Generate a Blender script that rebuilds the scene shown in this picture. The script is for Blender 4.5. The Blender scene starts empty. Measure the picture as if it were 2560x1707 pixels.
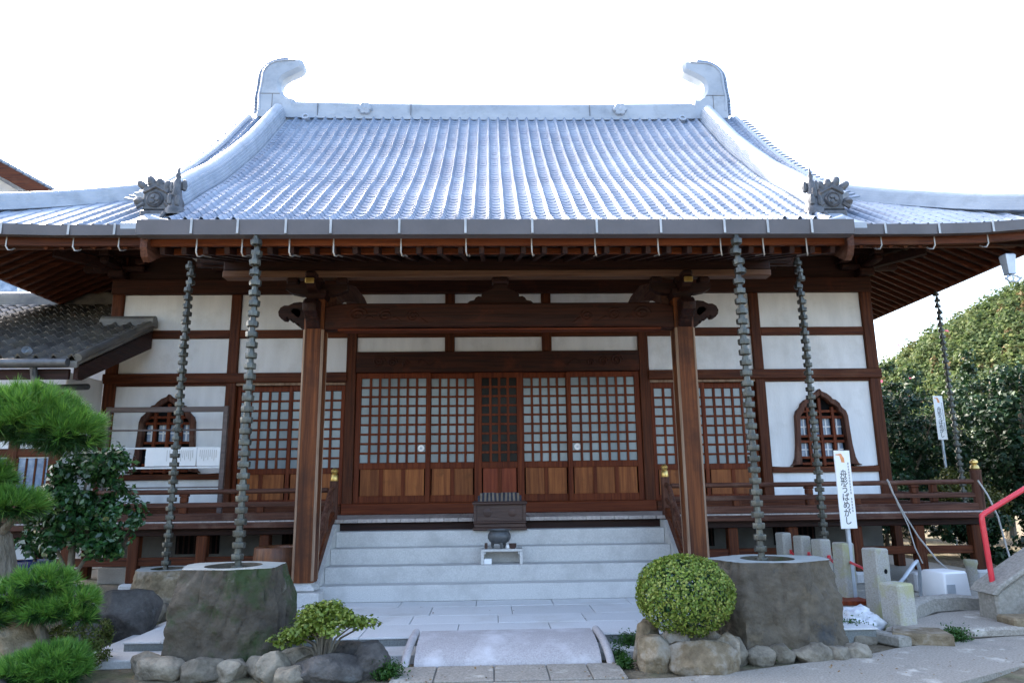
import bpy, bmesh, math, random
import numpy as np
from mathutils import Vector, Matrix, noise

random.seed(7)
S = bpy.context.scene
COL = S.collection
R = math.radians

# ---------------------------------------------------------------- camera
cd = bpy.data.cameras.new('camera')
cam = bpy.data.objects.new('camera', cd)
COL.objects.link(cam)
cd.sensor_width = 36.0
cd.lens = 36.0 * 1748.94 / 2560.0
cd.clip_start = 0.1
cd.clip_end = 3000
rt = Vector((0.9994986, -0.0291733, -0.0123045))
up = Vector((0.0062038, -0.2006396, 0.9796455))
fw = Vector((0.0310482, 0.9792307, 0.200358))
cam.matrix_world = Matrix(((rt.x, up.x, -fw.x, -0.1355), (rt.y, up.y, -fw.y, -11.5),
                           (rt.z, up.z, -fw.z, 1.52), (0, 0, 0, 1)))
S.camera = cam

# ---------------------------------------------------------------- sky, sun, exposure
SUN_AZ, SUN_EL = -38.0, 38.0            # degrees clockwise from +Y (behind the hall, to the left)
w = bpy.data.worlds.new('World')
S.world = w
w.use_nodes = True
nt = w.node_tree
bg = nt.nodes['Background']
sk = nt.nodes.new('ShaderNodeTexSky')
sk.sky_type = 'NISHITA'
sk.sun_disc = False
sk.sun_elevation = R(SUN_EL)
sk.sun_rotation = R(SUN_AZ)
sk.air_density = 1.0
sk.dust_density = 4.5
sk.ozone_density = 1.0
nt.links.new(sk.outputs[0], bg.inputs[0])
bg.inputs[1].default_value = 0.15
sd = bpy.data.lights.new('sun', 'SUN')
so = bpy.data.objects.new('sun', sd)
COL.objects.link(so)
sd.energy = 2.0
sd.angle = R(0.53)
sd.color = (1.0, 0.95, 0.87)
sdir = Vector((math.sin(R(SUN_AZ)) * math.cos(R(SUN_EL)), math.cos(R(SUN_AZ)) * math.cos(R(SUN_EL)), math.sin(R(SUN_EL))))
so.rotation_euler = sdir.to_track_quat('Z', 'Y').to_euler()
so.location = sdir * 60
S.view_settings.view_transform = 'Standard'
S.view_settings.look = 'None'
S.view_settings.gamma = 1.0
S.view_settings.use_curve_mapping = False
S.view_settings.exposure = 2.6
S.cycles.max_bounces = 8
S.cycles.diffuse_bounces = 4


# ---------------------------------------------------------------- materials
MATS = {}


def mat(name, c1, c2, scale=4.0, rough=0.7, stretch=(1, 1, 1), bump=0.0, bscale=30.0, metal=0.0, spec=0.5,
        rand=0.0, c3=None, c3scale=1.0, c3lo=0.55, c3hi=0.7, c4=None, c4scale=1.0, c4lo=0.6, c4hi=0.66, coat=0.0, lo=0.35, hi=0.65, detail=6.0, local=False, bdist=0.02, nrough=0.62):
    """procedural surface: two tones of noise, an optional third in patches, fine relief"""
    m = bpy.data.materials.new(name)
    m.use_nodes = True
    t = m.node_tree
    n, l = t.nodes, t.links
    b = n['Principled BSDF']
    b.inputs['Roughness'].default_value = rough
    b.inputs['Metallic'].default_value = metal
    b.inputs['Specular IOR Level'].default_value = spec
    if coat:
        b.inputs['Coat Weight'].default_value = coat
        b.inputs['Coat Roughness'].default_value = 0.25
    if local:
        g = n.new('ShaderNodeTexCoord')
        pos = g.outputs['Object']
    else:
        g = n.new('ShaderNodeNewGeometry')
        pos = g.outputs['Position']
    mp = n.new('ShaderNodeMapping')
    mp.inputs['Scale'].default_value = stretch
    l.new(pos, mp.inputs['Vector'])
    nz = n.new('ShaderNodeTexNoise')
    nz.inputs['Scale'].default_value = scale
    nz.inputs['Detail'].default_value = detail
    nz.inputs['Roughness'].default_value = nrough
    l.new(mp.outputs[0], nz.inputs['Vector'])
    rp = n.new('ShaderNodeValToRGB')
    rp.color_ramp.elements[0].position = lo
    rp.color_ramp.elements[1].position = hi
    rp.color_ramp.elements[0].color = (*c1, 1)
    rp.color_ramp.elements[1].color = (*c2, 1)
    l.new(nz.outputs['Fac'], rp.inputs[0])
    col = rp.outputs[0]
    for c3, c3scale, c3lo, c3hi in ((c3, c3scale, c3lo, c3hi), (c4, c4scale, c4lo, c4hi)):
        if c3 is None:
            continue
        n3 = n.new('ShaderNodeTexNoise')
        n3.inputs['Scale'].default_value = c3scale
        n3.inputs['Detail'].default_value = 8
        n3.inputs['Roughness'].default_value = 0.65
        l.new(pos, n3.inputs['Vector'])
        r3 = n.new('ShaderNodeMapRange')
        r3.inputs[1].default_value = c3lo
        r3.inputs[2].default_value = c3hi
        l.new(n3.outputs['Fac'], r3.inputs[0])
        mx = n.new('ShaderNodeMix')
        mx.data_type = 'RGBA'
        l.new(r3.outputs[0], mx.inputs[0])
        l.new(col, mx.inputs[6])
        mx.inputs[7].default_value = (*c3, 1)
        col = mx.outputs[2]
    if rand:
        oi = n.new('ShaderNodeObjectInfo')
        mr = n.new('ShaderNodeMapRange')
        mr.inputs[3].default_value = 1 - rand
        mr.inputs[4].default_value = 1 + rand
        gi = n.new('ShaderNodeNewGeometry')
        ad = n.new('ShaderNodeMath')
        ad.operation = 'ADD'
        l.new(oi.outputs['Random'], ad.inputs[0])
        l.new(gi.outputs['Random Per Island'], ad.inputs[1])
        fr_ = n.new('ShaderNodeMath')
        fr_.operation = 'FRACT'
        l.new(ad.outputs[0], fr_.inputs[0])
        l.new(fr_.outputs[0], mr.inputs[0])
        hs = n.new('ShaderNodeHueSaturation')
        l.new(mr.outputs[0], hs.inputs['Value'])
        l.new(col, hs.inputs['Color'])
        col = hs.outputs[0]
    l.new(col, b.inputs['Base Color'])
    if bump:
        nb = n.new('ShaderNodeTexNoise')
        nb.inputs['Scale'].default_value = bscale
        nb.inputs['Detail'].default_value = 6
        l.new(mp.outputs[0], nb.inputs['Vector'])
        bp = n.new('ShaderNodeBump')
        bp.inputs['Strength'].default_value = bump
        bp.inputs['Distance'].default_value = bdist
        l.new(nb.outputs['Fac'], bp.inputs['Height'])
        l.new(bp.outputs[0], b.inputs['Normal'])
    MATS[name] = m
    return m


def leafmat(name, cols, rough=0.45, trans=0.25, spec=0.4, nscale=2.2, nw=0.4):
    """foliage: every leaf its own tone, light passes through a little"""
    m = bpy.data.materials.new(name)
    m.use_nodes = True
    t = m.node_tree
    n, l = t.nodes, t.links
    b = n['Principled BSDF']
    b.inputs['Roughness'].default_value = rough
    b.inputs['Specular IOR Level'].default_value = spec
    g = n.new('ShaderNodeNewGeometry')
    rp = n.new('ShaderNodeValToRGB')
    cr = rp.color_ramp
    while len(cr.elements) < len(cols):
        cr.elements.new(0.5)
    for i, c in enumerate(cols):
        cr.elements[i].position = i / (len(cols) - 1)
        cr.elements[i].color = (*c, 1)
    nz = n.new('ShaderNodeTexNoise')
    nz.inputs['Scale'].default_value = nscale
    nz.inputs['Detail'].default_value = 4
    l.new(g.outputs['Position'], nz.inputs['Vector'])
    ma = n.new('ShaderNodeMath')
    ma.operation = 'MULTIPLY_ADD'
    ma.inputs[1].default_value = 1 - nw
    l.new(g.outputs['Random Per Island'], ma.inputs[0])
    m2 = n.new('ShaderNodeMath')
    m2.operation = 'MULTIPLY'
    m2.inputs[1].default_value = nw
    l.new(nz.outputs['Fac'], m2.inputs[0])
    l.new(m2.outputs[0], ma.inputs[2])
    l.new(ma.outputs[0], rp.inputs[0])
    l.new(rp.outputs[0], b.inputs['Base Color'])
    tr = n.new('ShaderNodeBsdfTranslucent')
    l.new(rp.outputs[0], tr.inputs['Color'])
    mx = n.new('ShaderNodeMixShader')
    mx.inputs[0].default_value = trans
    l.new(b.outputs[0], mx.inputs[1])
    l.new(tr.outputs[0], mx.inputs[2])
    l.new(mx.outputs[0], n['Material Output'].inputs['Surface'])
    MATS[name] = m
    return m


WD1, WD2 = (0.040, 0.010, 0.004), (0.115, 0.032, 0.0105)
for ax, st in (('x', (0.6, 14, 14)), ('y', (14, 0.6, 14)), ('z', (14, 14, 0.6))):
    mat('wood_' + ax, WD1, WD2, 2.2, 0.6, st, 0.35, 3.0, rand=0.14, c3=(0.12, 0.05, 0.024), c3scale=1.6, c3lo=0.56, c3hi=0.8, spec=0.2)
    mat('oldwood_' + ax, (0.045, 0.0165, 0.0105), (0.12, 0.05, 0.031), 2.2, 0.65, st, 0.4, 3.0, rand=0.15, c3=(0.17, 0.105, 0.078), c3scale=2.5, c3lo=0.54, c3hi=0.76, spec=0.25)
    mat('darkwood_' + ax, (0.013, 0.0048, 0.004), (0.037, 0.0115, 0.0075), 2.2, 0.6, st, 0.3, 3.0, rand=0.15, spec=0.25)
    mat('redwood_' + ax, (0.078, 0.0145, 0.0046), (0.165, 0.037, 0.0105), 2.2, 0.6, st, 0.25, 3.0, rand=0.1, spec=0.2)
mat('pillarwood', (0.055, 0.0155, 0.0053), (0.195, 0.060, 0.017), 1.6, 0.62, (13, 13, 0.5), 0.4, 3.0, c3=(0.045, 0.016, 0.008), c3scale=1.3, c3lo=0.5, c3hi=0.72, spec=0.25)
mat('pillaredge', (0.19, 0.115, 0.075), (0.34, 0.235, 0.165), 1.8, 0.65, (10, 10, 0.8), 0.25, 3.0, spec=0.25)
mat('boardwood', (0.155, 0.042, 0.011), (0.31, 0.105, 0.029), 1.8, 0.55, (11, 5, 0.7), 0.2, 3.0, rand=0.2, c3=(0.13, 0.042, 0.011), c3scale=4, c3lo=0.55, c3hi=0.8, spec=0.25)
mat('redboard', (0.15, 0.024, 0.0075), (0.25, 0.049, 0.015), 1.8, 0.5, (11, 5, 0.7), 0.2, 3.0, rand=0.08, spec=0.25)
mat('palewood', (0.30, 0.26, 0.24), (0.46, 0.41, 0.38), 2.0, 0.65, (14, 0.6, 14), 0.3, 3.0, rand=0.12)
mat('purlinwood', (0.10, 0.05, 0.031), (0.185, 0.105, 0.068), 2.0, 0.6, (0.5, 14, 14), 0.3, 3.0, spec=0.25)
mat('plaster', (0.70, 0.72, 0.74), (0.82, 0.84, 0.86), 2.6, 0.9, (1.4, 1, 0.3), 0.2, 40, c3=(0.57, 0.575, 0.57), c3scale=1.5, c3lo=0.52, c3hi=0.8, spec=0.2)
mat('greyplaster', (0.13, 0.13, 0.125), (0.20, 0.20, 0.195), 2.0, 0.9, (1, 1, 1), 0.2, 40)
mat('pane', (0.175, 0.215, 0.24), (0.265, 0.315, 0.345), 1.3, 0.22, (1, 1, 1), rand=0.10, spec=0.6)
mat('darkglass', (0.008, 0.0075, 0.007), (0.022, 0.020, 0.018), 3, 0.3, spec=0.12, rand=0.3)
mat('blueglass', (0.10, 0.16, 0.26), (0.30, 0.38, 0.50), 5, 0.2, spec=0.6)
mat('whiteframe', (0.62, 0.64, 0.66), (0.74, 0.76, 0.78), 5, 0.5)
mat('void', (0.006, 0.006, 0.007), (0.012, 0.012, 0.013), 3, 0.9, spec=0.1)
mat('tile', (0.185, 0.235, 0.315), (0.27, 0.33, 0.415), 1.2, 0.55, bump=0.03, bscale=45, spec=0.25, rand=0.07, metal=0.0, c3=(0.16, 0.20, 0.27), c3scale=1.7, c3lo=0.5, c3hi=0.85)
mat('ridgetile', (0.32, 0.37, 0.435), (0.41, 0.46, 0.52), 2.0, 0.5, (0.5, 1, 1), 0.12, 40, spec=0.4, metal=0.0, c3=(0.21, 0.245, 0.29), c3scale=3.5, c3lo=0.5, c3hi=0.85)
mat('fasciawood', (0.09, 0.022, 0.0075), (0.17, 0.047, 0.0145), 2.0, 0.6, (0.6, 14, 14), 0.3, 3.0, spec=0.2)
mat('rafterwood', (0.03, 0.0085, 0.0045), (0.09, 0.026, 0.011), 2.2, 0.6, (0.6, 14, 14), 0.3, 3.0, spec=0.2, rand=0.2)
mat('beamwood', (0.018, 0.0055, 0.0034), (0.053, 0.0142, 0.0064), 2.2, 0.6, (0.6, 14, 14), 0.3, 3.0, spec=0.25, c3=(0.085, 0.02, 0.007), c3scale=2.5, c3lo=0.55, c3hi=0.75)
mat('onitile', (0.05, 0.054, 0.062), (0.13, 0.137, 0.15), 8, 0.5, bump=0.2, bscale=40, spec=0.5, metal=0.15, c3=(0.5, 0.5, 0.5), c3scale=9, c3lo=0.68, c3hi=0.8)
mat('annextile', (0.075, 0.072, 0.07), (0.165, 0.155, 0.14), 3.0, 0.4, bump=0.15, bscale=40, spec=0.5, rand=0.2, c3=(0.20, 0.17, 0.115), c3scale=1.6, c3lo=0.5, c3hi=0.8)
mat('gutter', (0.082, 0.078, 0.086), (0.115, 0.109, 0.12), 1.5, 0.45, bump=0.05, spec=0.5)
mat('strap', (0.30, 0.30, 0.30), (0.44, 0.43, 0.42), 6, 0.4, metal=0.6, spec=0.5)
mat('bronze', (0.045, 0.046, 0.040), (0.098, 0.098, 0.083), 5, 0.36, bump=0.1, bscale=60, metal=0.45, spec=0.5, rand=0.18, c3=(0.13, 0.14, 0.12), c3scale=8, c3lo=0.5, c3hi=0.8)
mat('darkbronze', (0.055, 0.06, 0.065), (0.12, 0.125, 0.13), 6, 0.45, metal=0.4, bump=0.15, bscale=60)
mat('gold', (0.55, 0.36, 0.10), (0.75, 0.55, 0.20), 8, 0.35, metal=0.8)
mat('granite', (0.43, 0.425, 0.415), (0.60, 0.59, 0.575), 70, 0.75, bump=0.2, bscale=110, rand=0.05, c3=(0.36, 0.355, 0.345), c3scale=3.4, c3lo=0.48, c3hi=0.8, lo=0.3, hi=0.7)
mat('pavestone', (0.54, 0.54, 0.54), (0.68, 0.68, 0.68), 80, 0.75, bump=0.1, bscale=120, rand=0.07, c3=(0.46, 0.44, 0.41), c3scale=1.9, c3lo=0.5, c3hi=0.85, lo=0.3, hi=0.7)
mat('darkgranite', (0.15, 0.16, 0.155), (0.25, 0.26, 0.25), 70, 0.8, bump=0.2, bscale=90, c3=(0.12, 0.13, 0.11), c3scale=2, c3lo=0.45, c3hi=0.8)
mat('bridgestone', (0.30, 0.275, 0.275), (0.48, 0.45, 0.45), 75, 0.8, bump=0.25, bscale=90, c3=(0.56, 0.54, 0.55), c3scale=2.3, c3lo=0.5, c3hi=0.68, lo=0.3, hi=0.7)
mat('basinrock', (0.03, 0.024, 0.017), (0.115, 0.094, 0.067), 3.2, 0.85, bump=1.0, bscale=7, nrough=0.78, detail=12, c3=(0.026, 0.044, 0.010), c3scale=1.9, c3lo=0.5, c3hi=0.6, c4=(0.16, 0.155, 0.125), c4scale=2.6, c4lo=0.62, c4hi=0.68, bdist=0.06, lo=0.3, hi=0.7)
mat('basinrock2', (0.045, 0.036, 0.026), (0.15, 0.125, 0.09), 2.6, 0.85, bump=1.0, bscale=6, nrough=0.78, detail=12, c3=(0.165, 0.13, 0.085), c3scale=1.7, c3lo=0.56, c3hi=0.68, c4=(0.045, 0.05, 0.055), c4scale=2.4, c4lo=0.58, c4hi=0.7, bdist=0.06, lo=0.3, hi=0.7)
mat('brightmoss', (0.09, 0.14, 0.012), (0.19, 0.24, 0.03), 20, 0.95, bump=0.6, bscale=50)
mat('basintop', (0.26, 0.285, 0.28), (0.36, 0.385, 0.37), 9, 0.7, bump=0.1, bscale=60)
mat('rock', (0.085, 0.072, 0.052), (0.27, 0.232, 0.175), 5, 0.85, bump=1.0, bscale=13, nrough=0.75, detail=10, rand=0.25, c3=(0.30, 0.265, 0.205), c3scale=3.0, c3lo=0.52, c3hi=0.75, bdist=0.04)
mat('greyrock', (0.035, 0.031, 0.028), (0.125, 0.113, 0.102), 4, 0.85, bump=1.0, bscale=11, nrough=0.75, detail=10, c3=(0.17, 0.185, 0.18), c3scale=2.6, c3lo=0.58, c3hi=0.7, bdist=0.05)
mat('tanrock', (0.125, 0.092, 0.052), (0.33, 0.255, 0.16), 5, 0.85, bump=0.9, bscale=13, nrough=0.75, detail=10, rand=0.15, c3=(0.33, 0.32, 0.30), c3scale=2.5, c3lo=0.5, c3hi=0.7, bdist=0.04)
mat('poststone', (0.30, 0.285, 0.25), (0.46, 0.44, 0.40), 60, 0.85, bump=0.3, bscale=70, rand=0.08, c3=(0.36, 0.35, 0.19), c3scale=3.2, c3lo=0.48, c3hi=0.66, lo=0.3, hi=0.7)
mat('concrete', (0.22, 0.205, 0.175), (0.34, 0.32, 0.28), 30, 0.9, bump=0.3, bscale=60, c3=(0.36, 0.315, 0.235), c3scale=1.6, c3lo=0.5, c3hi=0.75)
mat('pathmat', (0.195, 0.17, 0.14), (0.41, 0.37, 0.315), 60, 0.9, bump=0.35, bscale=110, c3=(0.56, 0.515, 0.445), c3scale=3.0, c3lo=0.57, c3hi=0.68, c4=(0.17, 0.165, 0.15), c4scale=1.4, c4lo=0.58, c4hi=0.75, lo=0.3, hi=0.7)
mat('soil', (0.085, 0.066, 0.04), (0.20, 0.162, 0.105), 9, 0.95, bump=0.7, bscale=40, c3=(0.085, 0.105, 0.038), c3scale=1.3, c3lo=0.52, c3hi=0.7, bdist=0.03)
mat('moss', (0.055, 0.085, 0.018), (0.15, 0.18, 0.04), 14, 0.95, bump=0.8, bscale=60)
mat('bark', (0.085, 0.07, 0.05), (0.20, 0.175, 0.135), 6, 0.9, (3, 3, 0.8), 0.9, 9, bdist=0.05)
mat('hillmat', (0.04, 0.06, 0.02), (0.08, 0.10, 0.035), 0.3, 0.95)
mat('signwhite', (0.84, 0.84, 0.83), (0.88, 0.88, 0.87), 3, 0.45)
mat('signink', (0.03, 0.035, 0.035), (0.05, 0.05, 0.05), 5, 0.6)
mat('signhand', (0.72, 0.27, 0.10), (0.80, 0.36, 0.16), 20, 0.6)
mat('galv', (0.40, 0.45, 0.50), (0.54, 0.59, 0.64), 4, 0.4, metal=0.35, bump=0.05)
mat('redpaint', (0.62, 0.02, 0.04), (0.72, 0.04, 0.06), 6, 0.35, coat=0.3)
mat('whiteplastic', (0.80, 0.80, 0.80), (0.86, 0.86, 0.86), 2, 0.35)
mat('bagplastic', (0.55, 0.57, 0.62), (0.80, 0.82, 0.85), 9, 0.35, bump=0.3, bscale=25)
mat('bluepot', (0.012, 0.018, 0.09), (0.03, 0.045, 0.18), 3, 0.2, coat=0.4)
mat('mortarwood', (0.06, 0.018, 0.007), (0.20, 0.07, 0.02), 2.0, 0.5, (9, 9, 0.7), 0.4, 4.0, c3=(0.05, 0.02, 0.012), c3scale=2.5, c3lo=0.5, c3hi=0.72)
mat('bluestripe', (0.012, 0.014, 0.026), (0.026, 0.03, 0.05), 20, 0.8, bump=0.2, bscale=120)
mat('tanstripe', (0.13, 0.105, 0.08), (0.19, 0.155, 0.12), 20, 0.8, bump=0.2, bscale=120)
mat('boxwood', (0.036, 0.016, 0.012), (0.075, 0.038, 0.028), 2.0, 0.55, (0.8, 10, 10), 0.3, 3.0, rand=0.08)
mat('paper', (0.78, 0.79, 0.80), (0.85, 0.86, 0.87), 3, 0.8)
mat('rackwood', (0.07, 0.05, 0.047), (0.13, 0.098, 0.09), 2.5, 0.6, (1, 10, 10), 0.3, 3.0)
mat('cable', (0.33, 0.32, 0.30), (0.46, 0.45, 0.43), 5, 0.5)
mat('water', (0.02, 0.022, 0.018), (0.03, 0.032, 0.025), 3, 0.05, spec=0.6)
leafmat('pineleaf', [(0.035, 0.10, 0.02), (0.07, 0.19, 0.03), (0.14, 0.31, 0.045), (0.29, 0.43, 0.09)], trans=0.25)
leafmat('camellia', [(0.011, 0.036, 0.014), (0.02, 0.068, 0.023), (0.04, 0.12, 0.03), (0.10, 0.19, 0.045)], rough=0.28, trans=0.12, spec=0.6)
leafmat('pineshade', [(0.008, 0.03, 0.008), (0.018, 0.06, 0.012), (0.035, 0.10, 0.018)], trans=0.1)  # darker pine tone for the pad undersides, shade put into the colour
leafmat('boxleaf', [(0.04, 0.075, 0.014), (0.10, 0.165, 0.022), (0.18, 0.26, 0.032), (0.31, 0.35, 0.07), (0.22, 0.14, 0.05)], rough=0.5, trans=0.2)
leafmat('bonsaileaf', [(0.05, 0.09, 0.014), (0.11, 0.17, 0.022), (0.20, 0.265, 0.04), (0.34, 0.36, 0.08)], rough=0.4, trans=0.25)
leafmat('treeleaf', [(0.006, 0.018, 0.009), (0.011, 0.034, 0.014), (0.02, 0.055, 0.018), (0.045, 0.09, 0.03)], rough=0.45, trans=0.1, spec=0.3)
leafmat('yellowleaf', [(0.03, 0.05, 0.01), (0.065, 0.085, 0.016), (0.11, 0.12, 0.02), (0.17, 0.165, 0.035)], trans=0.15)
leafmat('hillleaf', [(0.015, 0.035, 0.015), (0.022, 0.05, 0.02), (0.06, 0.095, 0.034), (0.10, 0.135, 0.048), (0.155, 0.165, 0.065), (0.15, 0.12, 0.055)], rough=0.7, trans=0.4, spec=0.2, nscale=0.22, nw=0.62)
leafmat('hillorange', [(0.10, 0.085, 0.035), (0.15, 0.10, 0.045)], rough=0.7, trans=0.25, spec=0.2)
leafmat('weedleaf', [(0.02, 0.06, 0.012), (0.04, 0.11, 0.02), (0.08, 0.17, 0.03)], trans=0.25)
leafmat('mossleaf', [(0.05, 0.075, 0.012), (0.085, 0.115, 0.02), (0.14, 0.16, 0.03)], trans=0.2, rough=0.6)
leafmat('deadleaf', [(0.10, 0.05, 0.02), (0.20, 0.11, 0.04), (0.28, 0.20, 0.07)], trans=0.1, rough=0.8)
leafmat('pinkleaf', [(0.55, 0.12, 0.22), (0.70, 0.22, 0.32)], trans=0.3)


# ---------------------------------------------------------------- mesh helpers
class MB:
    def __init__(s):
        s.v, s.f = [], []

    def add(s, vs, fs):
        o = len(s.v)
        s.v.extend([tuple(p) for p in vs])
        s.f.extend([tuple(i + o for i in f) for f in fs])
        return s

    def box(s, x0, x1, y0, y1, z0, z1, c=0.006, M=None):
        """box with chamfered edges"""
        c = min(c, 0.3 * min(x1 - x0, y1 - y0, z1 - z0))
        vs = []
        X, Y, Z = (x0, x1), (y0, y1), (z0, z1)
        sg = (1, -1)
        for i in range(2):
            for j in range(2):
                for k in range(2):
                    x, y, z = X[i], Y[j], Z[k]
                    dx, dy, dz = sg[i] * c, sg[j] * c, sg[k] * c
                    vs += [(x, y + dy, z + dz), (x + dx, y, z + dz), (x + dx, y + dy, z)]
        def q(i, j, k, a):
            return (i * 4 + j * 2 + k) * 3 + a
        fs = []
        fs.append((q(0, 0, 0, 0), q(0, 0, 1, 0), q(0, 1, 1, 0), q(0, 1, 0, 0)))
        fs.append((q(1, 0, 0, 0), q(1, 1, 0, 0), q(1, 1, 1, 0), q(1, 0, 1, 0)))
        fs.append((q(0, 0, 0, 1), q(1, 0, 0, 1), q(1, 0, 1, 1), q(0, 0, 1, 1)))
        fs.append((q(0, 1, 0, 1), q(0, 1, 1, 1), q(1, 1, 1, 1), q(1, 1, 0, 1)))
        fs.append((q(0, 0, 0, 2), q(0, 1, 0, 2), q(1, 1, 0, 2), q(1, 0, 0, 2)))
        fs.append((q(0, 0, 1, 2), q(1, 0, 1, 2), q(1, 1, 1, 2), q(0, 1, 1, 2)))
        for j in range(2):
            for k in range(2):
                fs.append((q(0, j, k, 1), q(0, j, k, 2), q(1, j, k, 2), q(1, j, k, 1)))
                fs.append((q(j, 0, k, 0), q(j, 0, k, 2), q(j, 1, k, 2), q(j, 1, k, 0)))
                fs.append((q(j, k, 0, 0), q(j, k, 0, 1), q(j, k, 1, 1), q(j, k, 1, 0)))
        for i in range(8):
            fs.append((i * 3, i * 3 + 1, i * 3 + 2))
        if M is not None:
            vs = [M @ Vector(p) for p in vs]
        return s.add(vs, fs)

    def bar(s, p, q, wd, ht, upv=(0, 0, 1), c=0.005):
        p, q = Vector(p), Vector(q)
        d = q - p
        L = d.length
        d.normalize()
        u = Vector(upv)
        sx = d.cross(u).normalized()
        u = sx.cross(d)
        M = Matrix(((d.x, sx.x, u.x, p.x), (d.y, sx.y, u.y, p.y), (d.z, sx.z, u.z, p.z), (0, 0, 0, 1)))
        return s.box(0, L, -wd / 2, wd / 2, -ht / 2, ht / 2, c, M)

    def tube(s, path, r, n=8, caps=True):
        P = [Vector(p) for p in path]
        rr = r if isinstance(r, (list, tuple)) else [r] * len(P)
        vs, fs = [], []
        prev = None
        for i, p in enumerate(P):
            d = (P[min(i + 1, len(P) - 1)] - P[max(i - 1, 0)]).normalized()
            if prev is None:
                a = Vector((0, 0, 1)) if abs(d.z) < 0.9 else Vector((1, 0, 0))
                x = d.cross(a).normalized()
            else:
                x = (prev - d * prev.dot(d)).normalized()
            prev = x
            y = d.cross(x)
            for k in range(n):
                t = 2 * math.pi * k / n
                vs.append(p + (x * math.cos(t) + y * math.sin(t)) * rr[i])
        for i in range(len(P) - 1):
            for k in range(n):
                a, b = i * n + k, i * n + (k + 1) % n
                fs.append((a, b, b + n, a + n))
        if caps:
            fs.append(tuple(range(n))[::-1])
            fs.append(tuple(range((len(P) - 1) * n, len(P) * n)))
        return s.add(vs, fs)

    def lathe(s, prof, c=(0, 0, 0), n=16, caps=True, sq=0.0, rot=0.0):
        vs, fs = [], []
        for r, z in prof:
            for k in range(n):
                t = 2 * math.pi * k / n + rot
                rx = r
                if sq:
                    rx = r * (1 + sq * (abs(math.cos(2 * t)) - 0.5) * -1)
                vs.append((c[0] + rx * math.cos(t), c[1] + rx * math.sin(t), c[2] + z))
        for i in range(len(prof) - 1):
            for k in range(n):
                a, b = i * n + k, i * n + (k + 1) % n
                fs.append((a, b, b + n, a + n))
        if caps:
            fs.append(tuple(range(n))[::-1])
            fs.append(tuple(range((len(prof) - 1) * n, len(prof) * n)))
        return s.add(vs, fs)

    def prism(s, poly, a, b, axis='y', inset=0.0):
        """polygon (two coordinates) extruded along an axis from a to b; inset rounds both rims"""
        n = len(poly)
        cx = sum(p[0] for p in poly) / n
        cz = sum(p[1] for p in poly) / n
        def P(u, v, t):
            return (u, t, v) if axis == 'y' else ((t, u, v) if axis == 'x' else (u, v, t))
        rings = [(0.0, a), (0.0, b)]
        if inset:
            e = math.copysign(min(abs(b - a) * 0.25, inset), b - a)
            rings = [(inset, a), (0.0, a + e), (0.0, b - e), (inset, b)]
        vs, fs = [], []
        nor = []
        for i in range(n):
            p0, p2 = poly[i - 1], poly[(i + 1) % n]
            tx, tz = p2[0] - p0[0], p2[1] - p0[1]
            L = math.hypot(tx, tz) or 1
            nor.append((tz / L, -tx / L))
        area = sum(poly[i][0] * poly[(i + 1) % n][1] - poly[(i + 1) % n][0] * poly[i][1] for i in range(n))
        sg = 1 if area > 0 else -1
        for ins, t in rings:
            for (u, v), (nx, nz) in zip(poly, nor):
                vs.append(P(u - sg * nx * ins, v - sg * nz * ins, t))
        for r in range(len(rings) - 1):
            for i in range(n):
                k = (i + 1) % n
                fs.append((r * n + i, r * n + k, (r + 1) * n + k, (r + 1) * n + i))
        fs.append(tuple(range(n))[::-1])
        fs.append(tuple(range((len(rings) - 1) * n, len(rings) * n)))
        return s.add(vs, fs)

    def sweep(s, sec, path, side=None, closed=True, scale=None):
        """section (side, up) carried along a path; side vector constant or per point"""
        P = [Vector(p) for p in path]
        n = len(sec)
        vs, fs = [], []
        for i, p in enumerate(P):
            d = (P[min(i + 1, len(P) - 1)] - P[max(i - 1, 0)]).normalized()
            sx = Vector(side) if side is not None else d.cross(Vector((0, 0, 1))).normalized()
            u = sx.cross(d).normalized()
            if u.z < 0:
                u = -u
            k = scale[i] if scale else 1.0
            for a, b in sec:
                vs.append(p + sx * a * k + u * b * k)
        for i in range(len(P) - 1):
            for k in range(n if closed else n - 1):
                a, b = i * n + k, i * n + (k + 1) % n
                fs.append((a, b, b + n, a + n))
        if closed:
            fs.append(tuple(range(n))[::-1])
            fs.append(tuple(range((len(P) - 1) * n, len(P) * n)))
        return s.add(vs, fs)

    def mesh(s, name, m, smooth=False):
        me = bpy.data.meshes.new(name)
        me.from_pydata(s.v, [], s.f)
        if m:
            me.materials.append(MATS[m])
        bm = bmesh.new()
        bm.from_mesh(me)
        bmesh.ops.recalc_face_normals(bm, faces=bm.faces)
        bm.to_mesh(me)
        bm.free()
        if smooth:
            me.polygons.foreach_set('use_smooth', [True] * len(me.polygons))
            if smooth != 'all':
                me.set_sharp_from_angle(angle=R(42))
        return me

    def build(s, name, m, parent=None, smooth=False, loc=None):
        return link(name, s.mesh(name, m, smooth), parent, loc)


def link(name, me, parent=None, loc=None, rot=None):
    o = bpy.data.objects.new(name, me)
    COL.objects.link(o)
    if parent:
        o.parent = parent
    if loc is not None:
        o.location = loc
    if rot is not None:
        o.rotation_euler = rot
    return o


def thing(name, label, cat, loc=(0, 0, 0), rz=0.0, group=None):
    o = bpy.data.objects.new(name, None)
    COL.objects.link(o)
    o.location = loc
    o.rotation_euler = (0, 0, rz)
    return tag(o, label, cat, group)


def tag(o, label, cat, group=None):
    o['label'] = label
    o['category'] = cat
    if group:
        o['group'] = group
    return o


def struct(o, kind='structure', label=None):
    o['kind'] = kind
    if label:
        o['label'] = label
    return o


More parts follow.
